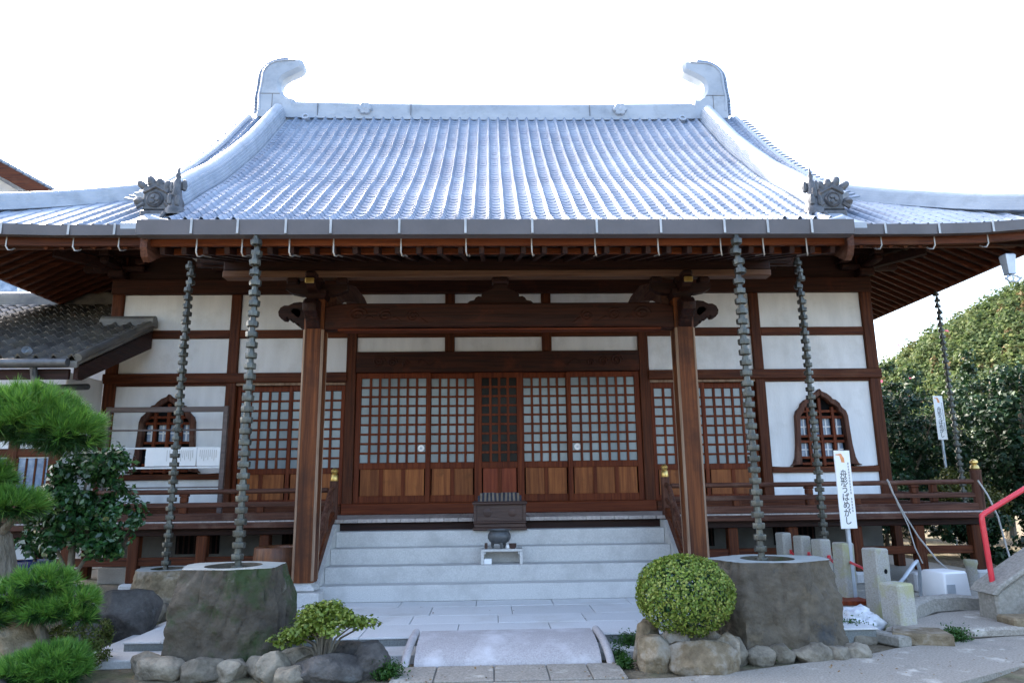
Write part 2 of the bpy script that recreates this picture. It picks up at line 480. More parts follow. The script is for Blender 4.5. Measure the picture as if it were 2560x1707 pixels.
def rock_mesh(name, size, seed, m, sub=4, cuts=13, rough=0.10, flat_top=None):
    rs = random.Random(seed)
    bm = bmesh.new()
    bmesh.ops.create_icosphere(bm, subdivisions=sub, radius=1.0)
    pl = []
    for i in range(cuts):
        d = Vector((rs.uniform(-1, 1), rs.uniform(-1, 1), rs.uniform(-0.5, 0.9))).normalized()
        pl.append((d, rs.uniform(0.72, 1.02)))
    off = Vector((seed * 3.7, seed * 1.3, seed * 0.7))
    for v in bm.verts:
        p = v.co.copy()
        p /= (abs(p.x) ** 3.4 + abs(p.y) ** 3.4 + abs(p.z) ** 3.4) ** (1 / 3.4)
        for d, h in pl:
            k = p.dot(d)
            if k > h:
                p -= d * (k - h) * 0.97
        k = noise.noise(p * 1.4 + off) * rough + noise.noise(p * 4.0 + off) * rough * 0.45 + noise.noise(p * 11.0 + off) * rough * 0.2
        p *= 1 + k
        v.co = Vector((p.x * size[0] / 2, p.y * size[1] / 2, p.z * size[2] / 2))
        if flat_top is not None and v.co.z > flat_top:
            v.co.z = flat_top + (v.co.z - flat_top) * 0.1
    me = bpy.data.meshes.new(name)
    bm.to_mesh(me)
    bm.free()
    me.materials.append(MATS[m])
    me.polygons.foreach_set('use_smooth', [True] * len(me.polygons))
    return me


def quad_cloud(name, pts, nrm, size, m, aspect=0.55, rng=None, jit=0.5, fold=0.15):
    """many single leaves: folded diamonds at pts, facing nrm with jitter"""
    rng = rng or np.random.default_rng(1)
    N = len(pts)
    nn = nrm + rng.normal(0, jit, (N, 3))
    nn /= np.linalg.norm(nn, axis=1)[:, None] + 1e-9
    a = rng.normal(0, 1, (N, 3))
    t = np.cross(nn, a)
    t /= np.linalg.norm(t, axis=1)[:, None] + 1e-9
    b = np.cross(nn, t)
    sz = (size * rng.uniform(0.65, 1.3, N))[:, None] if np.isscalar(size) else (size * rng.uniform(0.7, 1.25, N))[:, None]
    v = np.empty((N, 4, 3))
    v[:, 0] = pts - t * sz * 0.5
    v[:, 1] = pts + b * sz * aspect * 0.5 + nn * sz * fold
    v[:, 2] = pts + t * sz * 0.5
    v[:, 3] = pts - b * sz * aspect * 0.5 + nn * sz * fold
    return soup(name, v, m)


def soup(name, v, m):
    """v: (N, k, 3) polygons that share no vertex"""
    N, k, _ = v.shape
    me = bpy.data.meshes.new(name)
    me.vertices.add(N * k)
    me.vertices.foreach_set('co', v.reshape(-1).astype(np.float32))
    me.loops.add(N * k)
    me.loops.foreach_set('vertex_index', np.arange(N * k, dtype=np.int32))
    me.polygons.add(N)
    me.polygons.foreach_set('loop_start', np.arange(0, N * k, k, dtype=np.int32))
    me.polygons.foreach_set('loop_total', np.full(N, k, dtype=np.int32))
    me.update(calc_edges=True)
    me.materials.append(MATS[m])
    return me

# ================================================================ the hall
T = thing('temple_hall', 'large temple hall with silver grey tiled roof, white plaster walls and brown timber', 'temple')


def part(name, mb, m, smooth=False, parent=None):
    return mb.build(name, m, parent or T, smooth)


# ---- posts, beams and plaster of the front wall (faces at y = 0)
for sx in (-1, 1):
    part('post', MB().box(sx * 6.35 - 0.095, sx * 6.35 + 0.095, 0.0, 0.19, 1.0, 5.75, 0.012), 'wood_z')
    part('post', MB().box(sx * 4.39 - 0.083, sx * 4.39 + 0.083, 0.0, 0.17, 1.0, 4.708, 0.01), 'wood_z')
    part('post', MB().box(sx * 2.44 - 0.083, sx * 2.44 + 0.083, 0.0, 0.17, 1.0, 4.708, 0.01), 'wood_z')
    part('short_post', MB().box(sx * 0.815 - 0.08, sx * 0.815 + 0.08, 0.004, 0.15, 3.713, 4.708, 0.008), 'wood_z')
    xs = sorted((sx * 2.5, sx * 6.46))
    part('long_beam', MB().box(xs[0], xs[1], -0.035, 0.06, 3.21, 3.37, 0.01), 'wood_x')
    part('trim_strip', MB().box(min(sx * 2.526, sx * 4.305), max(sx * 2.526, sx * 4.305), 0.012, 0.06, 3.165, 3.207, 0.004), 'pillaredge')
    for a, b in ((4.475, 6.253), (2.525, 4.305)):
        x0, x1 = sorted((sx * a, sx * b))
        part('tie_beam', MB().box(x0, x1, 0.012, 0.12, 3.96, 4.10, 0.006), 'wood_x')
        part('wall_panel', MB().box(x0, x1, 0.05, 0.11, 4.10, 4.71, 0.003), 'plaster')
        part('wall_panel', MB().box(x0, x1, 0.05, 0.11, 3.37, 3.96, 0.003), 'plaster')
for a, b in ((-2.355, -0.897), (-0.733, 0.733), (0.897, 2.355)):
    part('tie_beam', MB().box(a, b, 0.012, 0.12, 3.96, 4.10, 0.006), 'wood_x')
    part('wall_panel', MB().box(a, b, 0.05, 0.11, 4.10, 4.71, 0.003), 'plaster')
    part('wall_panel', MB().box(a, b, 0.05, 0.11, 3.712, 3.96, 0.003), 'plaster')
part('head_beam', MB().box(-6.46, 6.46, -0.03, 0.14, 4.711, 4.97, 0.012), 'beamwood')
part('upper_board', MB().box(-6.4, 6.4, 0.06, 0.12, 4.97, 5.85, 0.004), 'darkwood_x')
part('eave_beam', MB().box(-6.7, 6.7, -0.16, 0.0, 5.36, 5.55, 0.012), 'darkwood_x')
# carved lintel over the centre doors
lint = part('lintel', MB().box(-2.354, 2.354, -0.02, 0.12, 3.36, 3.709, 0.012), 'beamwood')
for sx in (-1, 1):
    cv = MB()
    for k in range(3):
        cx, cz, r0 = sx * (1.98 - 0.22 * k), 3.545 - 0.02 * k, 0.105 - 0.02 * k
        cv.tube([(cx + r0 * (1 - t / 22) * math.cos(t * 0.6), -0.022, cz + r0 * (1 - t / 22) * math.sin(t * 0.6)) for t in range(20)], 0.016, 6)
    cv.tube([(sx * (1.34 - 0.03 * t), -0.022, 3.52 + 0.05 * math.sin(t * 0.7)) for t in range(12)], [0.018 - 0.0012 * t for t in range(12)], 6)
    part('carving', cv, 'beamwood', True, lint)
part('sill_beam', MB().box(-2.52, 2.52, -0.05, 0.15, 1.082, 1.255, 0.012), 'redwood_x')
for sx in (-1, 1):
    part('sill_beam', MB().box(min(sx * 2.53, sx * 6.46), max(sx * 2.53, sx * 6.46), -0.03, 0.13, 1.082, 1.24, 0.01), 'wood_x')
# bracket sets on the wall posts, under the eaves
for px in (-6.35, -4.39, -2.44, 2.44, 4.39, 6.35):
    b = MB()
    b.box(px - 0.13, px + 0.13, -0.17, 0.1, 4.98, 5.1, 0.02)
    b.box(px - 0.42, px + 0.42, -0.10, 0.04, 5.1, 5.2, 0.03)
    b.box(px - 0.07, px + 0.07, -0.55, 0.05, 5.1, 5.22, 0.03)
    for dx in (-0.36, 0, 0.36):
        b.box(px + dx - 0.085, px + dx + 0.085, -0.13, 0.06, 5.205, 5.31, 0.02)
    b.box(px - 0.085, px + 0.085, -0.56, -0.38, 5.22, 5.34, 0.02)
    if abs(px) > 6:
        q = math.copysign(1, px)
        b.bar((px, 0, 5.16), (px + q * 0.7, -0.7, 5.22), 0.12, 0.14)
        b.bar((px, 0, 5.36), (px + q * 1.0, -1.0, 5.42), 0.12, 0.14)
        b.box(px + q * 0.62 - 0.09, px + q * 0.62 + 0.09, -0.71, -0.53, 5.24, 5.36, 0.02)
        b.box(min(px, px + q * 0.6), max(px, px + q * 0.6), -0.07, 0.07, 5.09, 5.21, 0.03)
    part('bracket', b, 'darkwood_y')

# ---- bell-shaped windows in the outer bays
KO = [(0.585, 1.765), (0.54, 1.80), (0.5, 1.90), (0.47, 2.1), (0.455, 2.35), (0.445, 2.58), (0.42, 2.66), (0.365, 2.71), (0.345, 2.735),
      (0.325, 2.79), (0.265, 2.845), (0.215, 2.86), (0.185, 2.90), (0.12, 2.955), (0.045, 2.985), (0.0, 3.03)]
KI = [(0.40, 1.79), (0.39, 2.1), (0.375, 2.35), (0.362, 2.56), (0.335, 2.61), (0.30, 2.64), (0.275, 2.71), (0.215, 2.76), (0.16, 2.785),
      (0.12, 2.84), (0.05, 2.885), (0.0, 2.92)]
for sx in (-1, 1):
    cx = sx * 5.364
    x0, x1 = sorted((sx * 4.475, sx * 6.253))
    lo = MB()
    for q in (-1, 1):
        xe = x0 if q < 0 else x1
        poly = [(cx, 3.165)] + [(cx + q * max(a - 0.03, 0), z - 0.02) for a, z in reversed(KO)] + [(xe, 1.765), (xe, 3.165)]
        lo.prism(poly, 0.05, 0.11)
    part('wall_panel', lo, 'plaster')
    part('wall_panel', MB().box(x0, x1, 0.05, 0.11, 1.24, 1.66, 0.003), 'plaster')
    part('window_rail', MB().box(x0, x1, 0.0, 0.12, 1.66, 1.752, 0.008), 'wood_x')
    part('trim_strip', MB().box(x0, x1, 0.012, 0.11, 3.168, 3.207, 0.004), 'wood_x')
    wn = MB()
    for q in (-1, 1):
        poly = [(cx + q * a, z) for a, z in KO] + [(cx + q * a, z) for a, z in reversed(KI)]
        wn.prism(poly, -0.03, 0.10, inset=0.012)
    wd = part('window', wn, 'oldwood_z')
    lt = MB()
    for k in (-0.21, 0.0, 0.21):
        lt.box(cx + k - 0.025, cx + k + 0.025, 0.03, 0.08, 1.765, 2.88 - abs(k) * 0.7, 0.004)
    for z in (1.80, 1.90, 2.16, 2.25, 2.56, 2.66):
        lt.box(cx - 0.37, cx + 0.37, 0.038, 0.072, z - 0.02, z + 0.02, 0.004)
    part('lattice', lt, 'redwood_z', parent=wd)
    for k in range(4):
        for z0, z1 in ((1.92, 2.14), (2.27, 2.54)):
            a = cx - 0.36 + k * 0.185 + 0.015
            part('pane', MB().box(a, a + 0.15, 0.095, 0.10, z0, z1, 0.001), 'blueglass', parent=wd)
            part('pane_frame', MB().box(a + 0.06, a + 0.085, 0.085, 0.094, z0, z1, 0.001).box(a, a + 0.15, 0.086, 0.0935, (z0 + z1) / 2 - 0.012, (z0 + z1) / 2 + 0.012, 0.001), 'whiteframe', parent=wd)
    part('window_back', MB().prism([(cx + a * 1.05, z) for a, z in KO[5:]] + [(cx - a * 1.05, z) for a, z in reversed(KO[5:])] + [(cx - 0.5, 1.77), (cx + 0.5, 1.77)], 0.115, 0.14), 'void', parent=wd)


# ---- sliding doors
def door(x0, x1, y, z0, z1, gx0, gx1, cols, gz0, gz1, rows, boards, bz0, bz1, pm='pane', bm='boardwood', singles=True, frame='redwood_z', mw=0.040):
    f = MB()
    f.box(x0, gx0, y, y + 0.042, z0, z1, 0.004)
    f.box(gx1, x1, y, y + 0.042, z0, z1, 0.004)
    f.box(gx0, gx1, y + 0.001, y + 0.041, gz1, z1, 0.004)
    f.box(gx0, gx1, y + 0.001, y + 0.041, bz1, gz0, 0.004)
    f.box(gx0, gx1, y + 0.001, y + 0.041, z0, bz0, 0.004)
    dx, dz = (gx1 - gx0) / cols, (gz1 - gz0) / rows
    for i in range(1, cols):
        f.box(gx0 + i * dx - mw / 2, gx0 + i * dx + mw / 2, y + 0.006, y + 0.032, gz0, gz1, 0.003)
    for j in range(1, rows):
        f.box(gx0, gx1, y + 0.009, y + 0.029, gz0 + j * dz - mw * 0.42, gz0 + j * dz + mw * 0.42, 0.003)
    nb = boards
    bw = (gx1 - gx0) / nb
    for i in range(1, nb):
        f.box(gx0 + i * bw - 0.032, gx0 + i * bw + 0.032, y + 0.004, y + 0.036, bz0, bz1, 0.004)
    d = part('sliding_door', f, frame)
    if singles:
        pmsh = MB().box(-dx / 2 + 0.004, dx / 2 - 0.004, 0, 0.005, -dz / 2 + 0.004, dz / 2 - 0.004, 0.001).mesh('pane', pm)
        for i in range(cols):
            for j in range(rows):
                link('pane', pmsh, d, (gx0 + (i + 0.5) * dx, y + 0.027, gz0 + (j + 0.5) * dz))
    else:
        p = MB()
        for i in range(cols):
            for j in range(rows):
                cx, cz = gx0 + (i + 0.5) * dx, gz0 + (j + 0.5) * dz
                p.box(cx - dx / 2 + 0.004, cx + dx / 2 - 0.004, y + 0.027, y + 0.032, cz - dz / 2 + 0.004, cz + dz / 2 - 0.004, 0.001)
        o = part('pane', p, pm, parent=d)
        o['kind'] = 'stuff'
    bmsh = MB().box(-bw / 2 + 0.02, bw / 2 - 0.02, 0, 0.012, bz0 - (bz0 + bz1) / 2, bz1 - (bz0 + bz1) / 2, 0.002).mesh('board', bm)
    for i in range(nb):
        link('board', bmsh, d, (gx0 + (i + 0.5) * bw, y + 0.02, (bz0 + bz1) / 2))
    return d


C = dict(z0=1.258, z1=3.358, gz0=1.89, gz1=3.27, rows=9, bz0=1.37, bz1=1.79)
dl = door(-2.35, -1.13, 0.03, gx0=-2.265, gx1=-1.2, cols=7, boards=3, **C)
door(-1.17, -0.37, 0.085, gx0=-1.12, gx1=-0.41, cols=5, boards=2, **C)
door(-0.40, 0.40, 0.045, gx0=-0.285, gx1=0.295, cols=4, boards=2, pm='darkglass', bm='redboard', **C)
door(0.37, 1.17, 0.085, gx0=0.41, gx1=1.12, cols=5, boards=2, **C)
dr = door(1.13, 2.35, 0.03, gx0=1.2, gx1=2.265, cols=7, boards=3, **C)
for d, x in ((dl, -1.275), (dr, 1.285)):
    o = part('sticker', MB().lathe([(0.0, 0.0), (0.055, 0.0), (0.055, 0.002), (0.0, 0.002)], n=18, caps=False), 'signwhite', parent=d)
    o.rotation_euler = (R(90), 0, 0)
    o.location = (x, 0.0565, 2.12)
    o = part('sticker_dot', MB().lathe([(0.0, 0.0), (0.02, 0.0), (0.02, 0.002), (0.0, 0.002)], n=14, caps=False), 'galv', parent=d)
    o.rotation_euler = (R(90), 0, 0)
    o.location = (x, 0.0535, 2.12)
C2 = dict(z0=1.245, z1=3.16, gz0=1.82, gz1=3.07, rows=8, bz0=1.33, bz1=1.73, singles=False, boards=2, cols=5)
for sx in (-1, 1):
    a, b = (2.53, 3.44), (3.40, 4.30)
    for (p, q), y in ((a, 0.035), (b, 0.09)):
        x0, x1 = sorted((sx * p, sx * q))
        door(x0, x1, y, gx0=x0 + 0.06, gx1=x1 - 0.06, **C2)
# side and back walls, inner darkness
for sx in (-1, 1):
    x0, x1 = sorted((sx * 6.30, sx * 6.36))
    part('side_wall', MB().box(x0, x1, 0.19, 5.8, 1.0, 5.8, 0.003), 'plaster')
    for y in (1.9, 3.8, 5.7):
        part('post', MB().box(sx * 6.35 - 0.095, sx * 6.35 + 0.095, y, y + 0.19, 1.0, 5.7, 0.01), 'wood_z')
    part('side_beam', MB().box(min(sx * 6.29, sx * 6.40), max(sx * 6.29, sx * 6.40), 0.19, 5.8, 3.21, 3.37, 0.01), 'wood_y')
part('back_wall', MB().box(-6.3, 6.3, 5.75, 5.81, 0.2, 5.8, 0.003), 'plaster')
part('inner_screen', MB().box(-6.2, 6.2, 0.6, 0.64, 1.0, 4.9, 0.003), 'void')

# ---- veranda
pm = MB().box(0, 0.194, -1.5, 0.02, 1.03, 1.08, 0.004).mesh('floor_plank', 'palewood')
for i in range(70):
    link('floor_plank', pm, T, (-6.93 + i * 0.198, 0, 0))
part('veranda_beam', MB().box(-6.93, 6.93, -1.40, -1.27, 0.885, 1.026, 0.01), 'darkwood_x')
for sx in (-1, 1):
    part('edge_board', MB().box(min(sx * 2.3, sx * 6.95), max(sx * 2.3, sx * 6.95), -1.545, -1.502, 0.985, 1.062, 0.006), 'oldwood_x')
    for y in (0.3, 2.2):
        pass
    part('side_floor', MB().box(min(sx * 6.37, sx * 7.0), max(sx * 6.37, sx * 7.0), 0.03, 5.5, 1.03, 1.08, 0.005), 'oldwood_y')
    for px in (3.27, 4.13, 5.05, 5.95, 6.78):
        part('veranda_post', MB().box(sx * px - 0.07, sx * px + 0.07, -1.40, -1.26, 0.27, 0.884, 0.012), 'wood_z')
        part('base_stone', MB().box(sx * px - 0.13, sx * px + 0.13, -1.46, -1.20, 0.10, 0.269, 0.03), 'granite')
    for py in (0.6, 2.2, 3.8):
        part('veranda_post', MB().box(sx * 6.78 - 0.07, sx * 6.78 + 0.07, py, py + 0.14, 0.1, 1.03, 0.012), 'wood_z')
    part('veranda_rail', MB().box(min(sx * 2.6, sx * 6.85), max(sx * 2.6, sx * 6.85), -1.365, -1.295, 0.49, 0.60, 0.008), 'wood_x')
    # foundation wall with barred vents
    x0, x1 = sorted((sx * 2.3, sx * 6.2))
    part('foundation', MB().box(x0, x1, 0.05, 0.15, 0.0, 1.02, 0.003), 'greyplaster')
    part('foundation_foot', MB().box(x0, x1, -0.06, 0.049, 0.1, 0.34, 0.01), 'granite')
    for vx in (3.1, 4.75):
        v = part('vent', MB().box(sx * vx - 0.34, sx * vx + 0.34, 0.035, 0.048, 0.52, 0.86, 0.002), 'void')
        vb = MB()
        for k in range(8):
            vb.box(sx * vx - 0.31 + k * 0.085, sx * vx - 0.285 + k * 0.085, 0.02, 0.034, 0.52, 0.86, 0.002)
        part('bar', vb, 'darkwood_z', parent=v)
# balustrade
for sx in (-1, 1):
    x0, x1 = 2.42, 6.87
    r = part('balustrade', MB().box(min(sx * x0, sx * x1), max(sx * x0, sx * x1), -1.45, -1.36, 1.082, 1.185, 0.01), 'oldwood_x')
    part('hand_rail', MB().tube([(sx * x0, -1.4, 1.478), (sx * 4.5, -1.4, 1.475), (sx * (x1 + 0.02), -1.4, 1.485)], 0.036, 10), 'oldwood_x', True, r)
    part('middle_rail', MB().box(min(sx * x0, sx * x1), max(sx * x0, sx * x1), -1.43, -1.38, 1.262, 1.33, 0.008), 'oldwood_x', parent=r)
    for k, px in enumerate((3.35, 4.4, 5.07, 5.93)):
        b = MB().box(sx * px - 0.055, sx * px + 0.055, -1.44, -1.37, 1.186, 1.262, 0.006)
        if k in (1, 3):
            part('baluster_top', MB().box(sx * px - 0.05, sx * px + 0.05, -1.44, -1.37, 1.331, 1.409, 0.008), 'wood_z', parent=r)
            part('baluster_cap', MB().box(sx * px - 0.065, sx * px + 0.065, -1.445, -1.365, 1.41, 1.446, 0.014), 'wood_z', parent=r)
        part('baluster', b, 'wood_z', parent=r)
    b = MB().lathe([(0.072, 0), (0.072, 0.52), (0.078, 0.54), (0.078, 0.57), (0.0, 0.57)], (sx * 6.87, -1.4, 1.08), 14, False)
    part('newel_post', b, 'oldwood_z', True, r)
    part('newel_cap', MB().lathe([(0.05, 0), (0.062, 0.02), (0.05, 0.06), (0.032, 0.075), (0.052, 0.1), (0.05, 0.125), (0.02, 0.15), (0.0, 0.155)], (sx * 6.87, -1.4, 1.65), 14, False), 'gold', True, r)
    rs = part('side_balustrade', MB().box(sx * 6.87 - 0.04, sx * 6.87 + 0.04, -1.36, 3.5, 1.082, 1.18, 0.01), 'oldwood_y')
    part('hand_rail', MB().tube([(sx * 6.87, -1.4, 1.48), (sx * 6.87, 3.5, 1.48)], 0.034, 10), 'oldwood_y', True, rs)
    part('middle_rail', MB().box(sx * 6.87 - 0.025, sx * 6.87 + 0.025, -1.36, 3.5, 1.262, 1.33, 0.008), 'oldwood_y', parent=rs)
    for py in (-0.4, 0.7, 1.8, 2.9):
        part('baluster', MB().box(sx * 6.87 - 0.045, sx * 6.87 + 0.045, py, py + 0.1, 1.18, 1.445, 0.008), 'wood_z', parent=rs)
    # balustrade of the steps
    s = part('stair_balustrade', MB().sweep([(-0.035, -0.06), (0.035, -0.06), (0.035, 0.06), (-0.035, 0.06)], [(sx * 2.325, -1.5, 1.13), (sx * 2.325, -1.95, 0.86), (sx * 2.325, -2.42, 0.44)]), 'wood_y')
    part('hand_rail', MB().tube([(sx * 2.325, -1.46, 1.50), (sx * 2.325, -1.6, 1.49), (sx * 2.325, -1.72, 1.42), (sx * 2.325, -1.85, 1.27), (sx * 2.325, -2.1, 1.05), (sx * 2.325, -2.42, 0.78)], 0.036, 10), 'oldwood_y', True, s)
    part('middle_rail', MB().tube([(sx * 2.325, -1.5, 1.30), (sx * 2.325, -1.75, 1.2), (sx * 2.325, -2.0, 1.0), (sx * 2.325, -2.42, 0.62)], 0.03, 8), 'oldwood_y', True, s)
    part('baluster', MB().box(sx * 2.325 - 0.03, sx * 2.325 + 0.03, -1.95, -1.86, 0.92, 1.22, 0.006), 'oldwood_z', parent=s)
    part('newel_post', MB().lathe([(0.062, 0), (0.062, 0.5), (0.066, 0.52), (0.0, 0.52)], (sx * 2.325, -1.47, 1.08), 14, False), 'oldwood_z', True, s)
    part('newel_cap', MB().lathe([(0.052, 0), (0.055, 0.01), (0.046, 0.085), (0.03, 0.1), (0.05, 0.125), (0.05, 0.145), (0.022, 0.175), (0.0, 0.18)], (sx * 2.325, -1.47, 1.60), 14, False), 'gold', True, s)

# ---- porch: pillars, rainbow beam, carved noses, brackets
for sx in (-1, 1):
    h, e = 0.127, 0.03
    oc = [(-h, -h + e), (-h + e, -h), (h - e, -h), (h, -h + e), (h, h - e), (h - e, h), (-h + e, h), (-h, h - e)]
    p = part('porch_pillar', MB().prism([(sx * 2.4 + a, -2.55 + b) for a, b in oc], 0.40, 3.90, 'z'), 'pillarwood')
    eg = MB()
    for a, b in ((-1, -1), (1, -1), (-1, 1), (1, 1)):
        x, y = sx * 2.4 + a * 0.1165, -2.55 + b * 0.1165
        eg.bar((x, y, 0.42), (x, y, 3.5), 0.036, 0.012, (a, b, 0), 0.002)
    part('chamfer_strip', eg, 'pillaredge', parent=p)
    part('plinth', MB().lathe([(0.17, 0.03), (0.21, 0.045), (0.20, 0.075), (0.155, 0.10), (0.145, 0.13)], (sx * 2.4, -2.55, 0.27), 4, True, rot=math.pi / 4).box(sx * 2.4 - 0.23, sx * 2.4 + 0.23, -2.79, -2.32, 0.142, 0.298, 0.008), 'granite', parent=p)
    # side nose (curled, pierced) and front nose
    o_ = [(0.12, 3.50), (0.12, 3.86), (0.2, 3.875), (0.28, 3.865), (0.345, 3.83), (0.40, 3.83), (0.45, 3.80), (0.475, 3.745), (0.465, 3.69), (0.43, 3.65), (0.385, 3.645),
          (0.36, 3.685), (0.34, 3.655), (0.315, 3.63), (0.30, 3.655), (0.275, 3.61), (0.25, 3.625), (0.235, 3.575), (0.21, 3.6), (0.18, 3.53)]
    i_ = [(0.215, 3.665), (0.185, 3.70), (0.19, 3.755), (0.23, 3.785), (0.285, 3.785), (0.315, 3.755), (0.29, 3.725), (0.25, 3.69)]
    pol = o_[:18] + i_ + [i_[0], o_[17]] + o_[18:]
    part('carved_nose', MB().prism([(sx * 2.4 + sx * a, z) for a, z in pol], -2.63, -2.47), 'darkwood_x', True)
    part('carved_nose', MB().prism([(-2.66, 3.50), (-2.66, 3.86), (-2.78, 3.875), (-2.90, 3.85), (-2.97, 3.77), (-2.95, 3.68), (-2.88, 3.66), (-2.84, 3.60), (-2.78, 3.60), (-2.74, 3.54)], sx * 2.4 - 0.085, sx * 2.4 + 0.085, 'x', 0.02), 'darkwood_y', True)
    b = MB()
    b.lathe([(0.13, 0), (0.19, 0.06), (0.205, 0.075), (0.205, 0.13)], (sx * 2.4, -2.55, 3.89), 4, True, rot=math.pi / 4)
    hj = [(-0.4, 4.12), (-0.4, 4.05), (-0.32, 4.0), (-0.2, 3.975), (0.2, 3.975), (0.32, 4.0), (0.4, 4.05), (0.4, 4.12)]
    b.prism([(sx * 2.4 + a, z) for a, z in hj], -2.61, -2.49)
    b.prism([(-2.55 + a, z) for a, z in hj], sx * 2.4 - 0.06, sx * 2.4 + 0.06, 'x')
    for dx in (-0.32, 0, 0.32):
        b.box(sx * 2.4 + dx - 0.075, sx * 2.4 + dx + 0.075, -2.625, -2.475, 4.122, 4.208, 0.02)
    b.box(sx * 2.4 - 0.07, sx * 2.4 + 0.07, -2.95, -2.8, 4.122, 4.2, 0.02)
    part('bracket', b, 'darkwood_x')
    part('bracket_tip', MB().box(sx * 2.4 - 0.055, sx * 2.4 + 0.055, -2.985, -2.955, 4.03, 4.10, 0.008), 'gold')
    # curved tie beam from the pillar back to the wall
    part('shrimp_beam', MB().sweep([(-0.075, -0.12), (0.075, -0.12), (0.075, 0.12), (-0.075, 0.12)], [(sx * 2.25, -2.45, 3.98), (sx * 2.24, -1.9, 4.2), (sx * 2.22, -1.3, 4.34), (sx * 2.22, -0.6, 4.36), (sx * 2.22, -0.0, 4.28)], (1, 0, 0)), 'oldwood_y')
# rainbow beam, slightly arched underneath
N = 24
top, bot = [], []
for i in range(N + 1):
    x = -2.28 + 4.56 * i / N
    k = abs(x) / 2.28
    top.append((x, 3.85 - 0.05 * max(0, (k - 0.93) / 0.07) ** 2))
    bot.append((x, 3.50 + 0.028 * (1 - k ** 6) - 0.0))
rb = part('rainbow_beam', MB().prism(bot + top[::-1], -2.65, -2.45, inset=0.02), 'beamwood')
part('beam_underside', MB().box(-2.1, 2.1, -2.64, -2.46, 3.488, 3.512, 0.004), 'redwood_x', parent=rb)
for sx in (-1, 1):
    cv = MB()
    for k in range(3):
        cx, cz, r0 = sx * (1.85 - 0.36 * k), 3.70 - 0.015 * k, 0.12 - 0.015 * k
        cv.tube([(cx + r0 * (1 - t / 24) * math.cos(t * 0.55 + k), -2.64, cz + 0.8 * r0 * (1 - t / 24) * math.sin(t * 0.55 + k)) for t in range(21)], 0.022, 6)
        cv.tube([(cx - sx * (0.1 + 0.03 * t), -2.642, cz - 0.06 + 0.03 * math.sin(t * 0.8 + k)) for t in range(9)], [0.02 - 0.002 * t for t in range(9)], 6)
    part('carving', cv, 'beamwood', True, rb)
# frog-leg strut
kz = [(0, 4.12), (0.09, 4.12), (0.1, 4.06), (0.2, 4.03), (0.25, 3.97), (0.235, 3.945), (0.29, 3.955), (0.325, 3.935), (0.345, 3.9), (0.40, 3.89), (0.44, 3.855), (0.45, 3.846)]
kp = [(x, z) for x, z in kz] + [(-x, z) for x, z in reversed(kz)]
part('frog_leg_strut', MB().prism(kp, -2.60, -2.50, inset=0.01).box(-0.11, 0.11, -2.64, -2.46, 4.121, 4.205, 0.02), 'darkwood_x')
part('purlin', MB().box(-3.62, 3.62, -2.64, -2.46, 4.209, 4.30, 0.01), 'purlinwood')
part('upper_purlin', MB().box(-3.62, 3.62, -2.62, -2.42, 4.302, 4.47, 0.012), 'darkwood_x')
part('porch_back_board', MB().box(-4.3, 4.3, -1.86, -1.80, 4.60, 5.25, 0.006), 'darkwood_x')
part('porch_back_beam', MB().box(-4.2, 4.2, -1.98, -1.87, 4.62, 4.80, 0.01), 'darkwood_x')
rm = MB().bar((0, -4.50, 3.935), (0, -1.9, 4.66), 0.055, 0.085).mesh('rafter', 'darkwood_y')
for i in range(33):
    link('rafter', rm, T, (-3.52 + i * 0.22, 0, 0))
part('porch_soffit', MB().prism([(-4.50, 3.99), (-1.85, 4.73), (-1.85, 4.76), (-4.50, 4.02)], -3.62, 3.62, 'x'), 'darkwood_y')
part('fascia', MB().box(-3.66, 3.66, -4.56, -4.512, 3.965, 4.13, 0.008), 'fasciawood')
part('fascia_lower', MB().box(-3.60, 3.60, -4.30, -4.27, 3.957, 4.03, 0.006), 'fasciawood')
for sx in (-1, 1):
    bp = [(-4.62, 3.93), (-4.62, 4.13), (-3.8, 4.40), (-3.0, 4.72), (-1.95, 5.1), (-1.9, 4.72), (-2.2, 4.62), (-2.35, 4.50), (-2.5, 4.52), (-3.1, 4.37), (-3.9, 4.08), (-4.3, 3.93), (-4.42, 3.86), (-4.52, 3.80), (-4.58, 3.84)]
    part('barge_board', MB().prism(bp, sx * 3.62, sx * 3.69, 'x'), 'oldwood_y')

# ---- main eaves: soffit boards, rafters, fascia
def eave_z(x):
    return 0.16 * max(0.0, (abs(x) - 6.3) / 2.0) ** 2

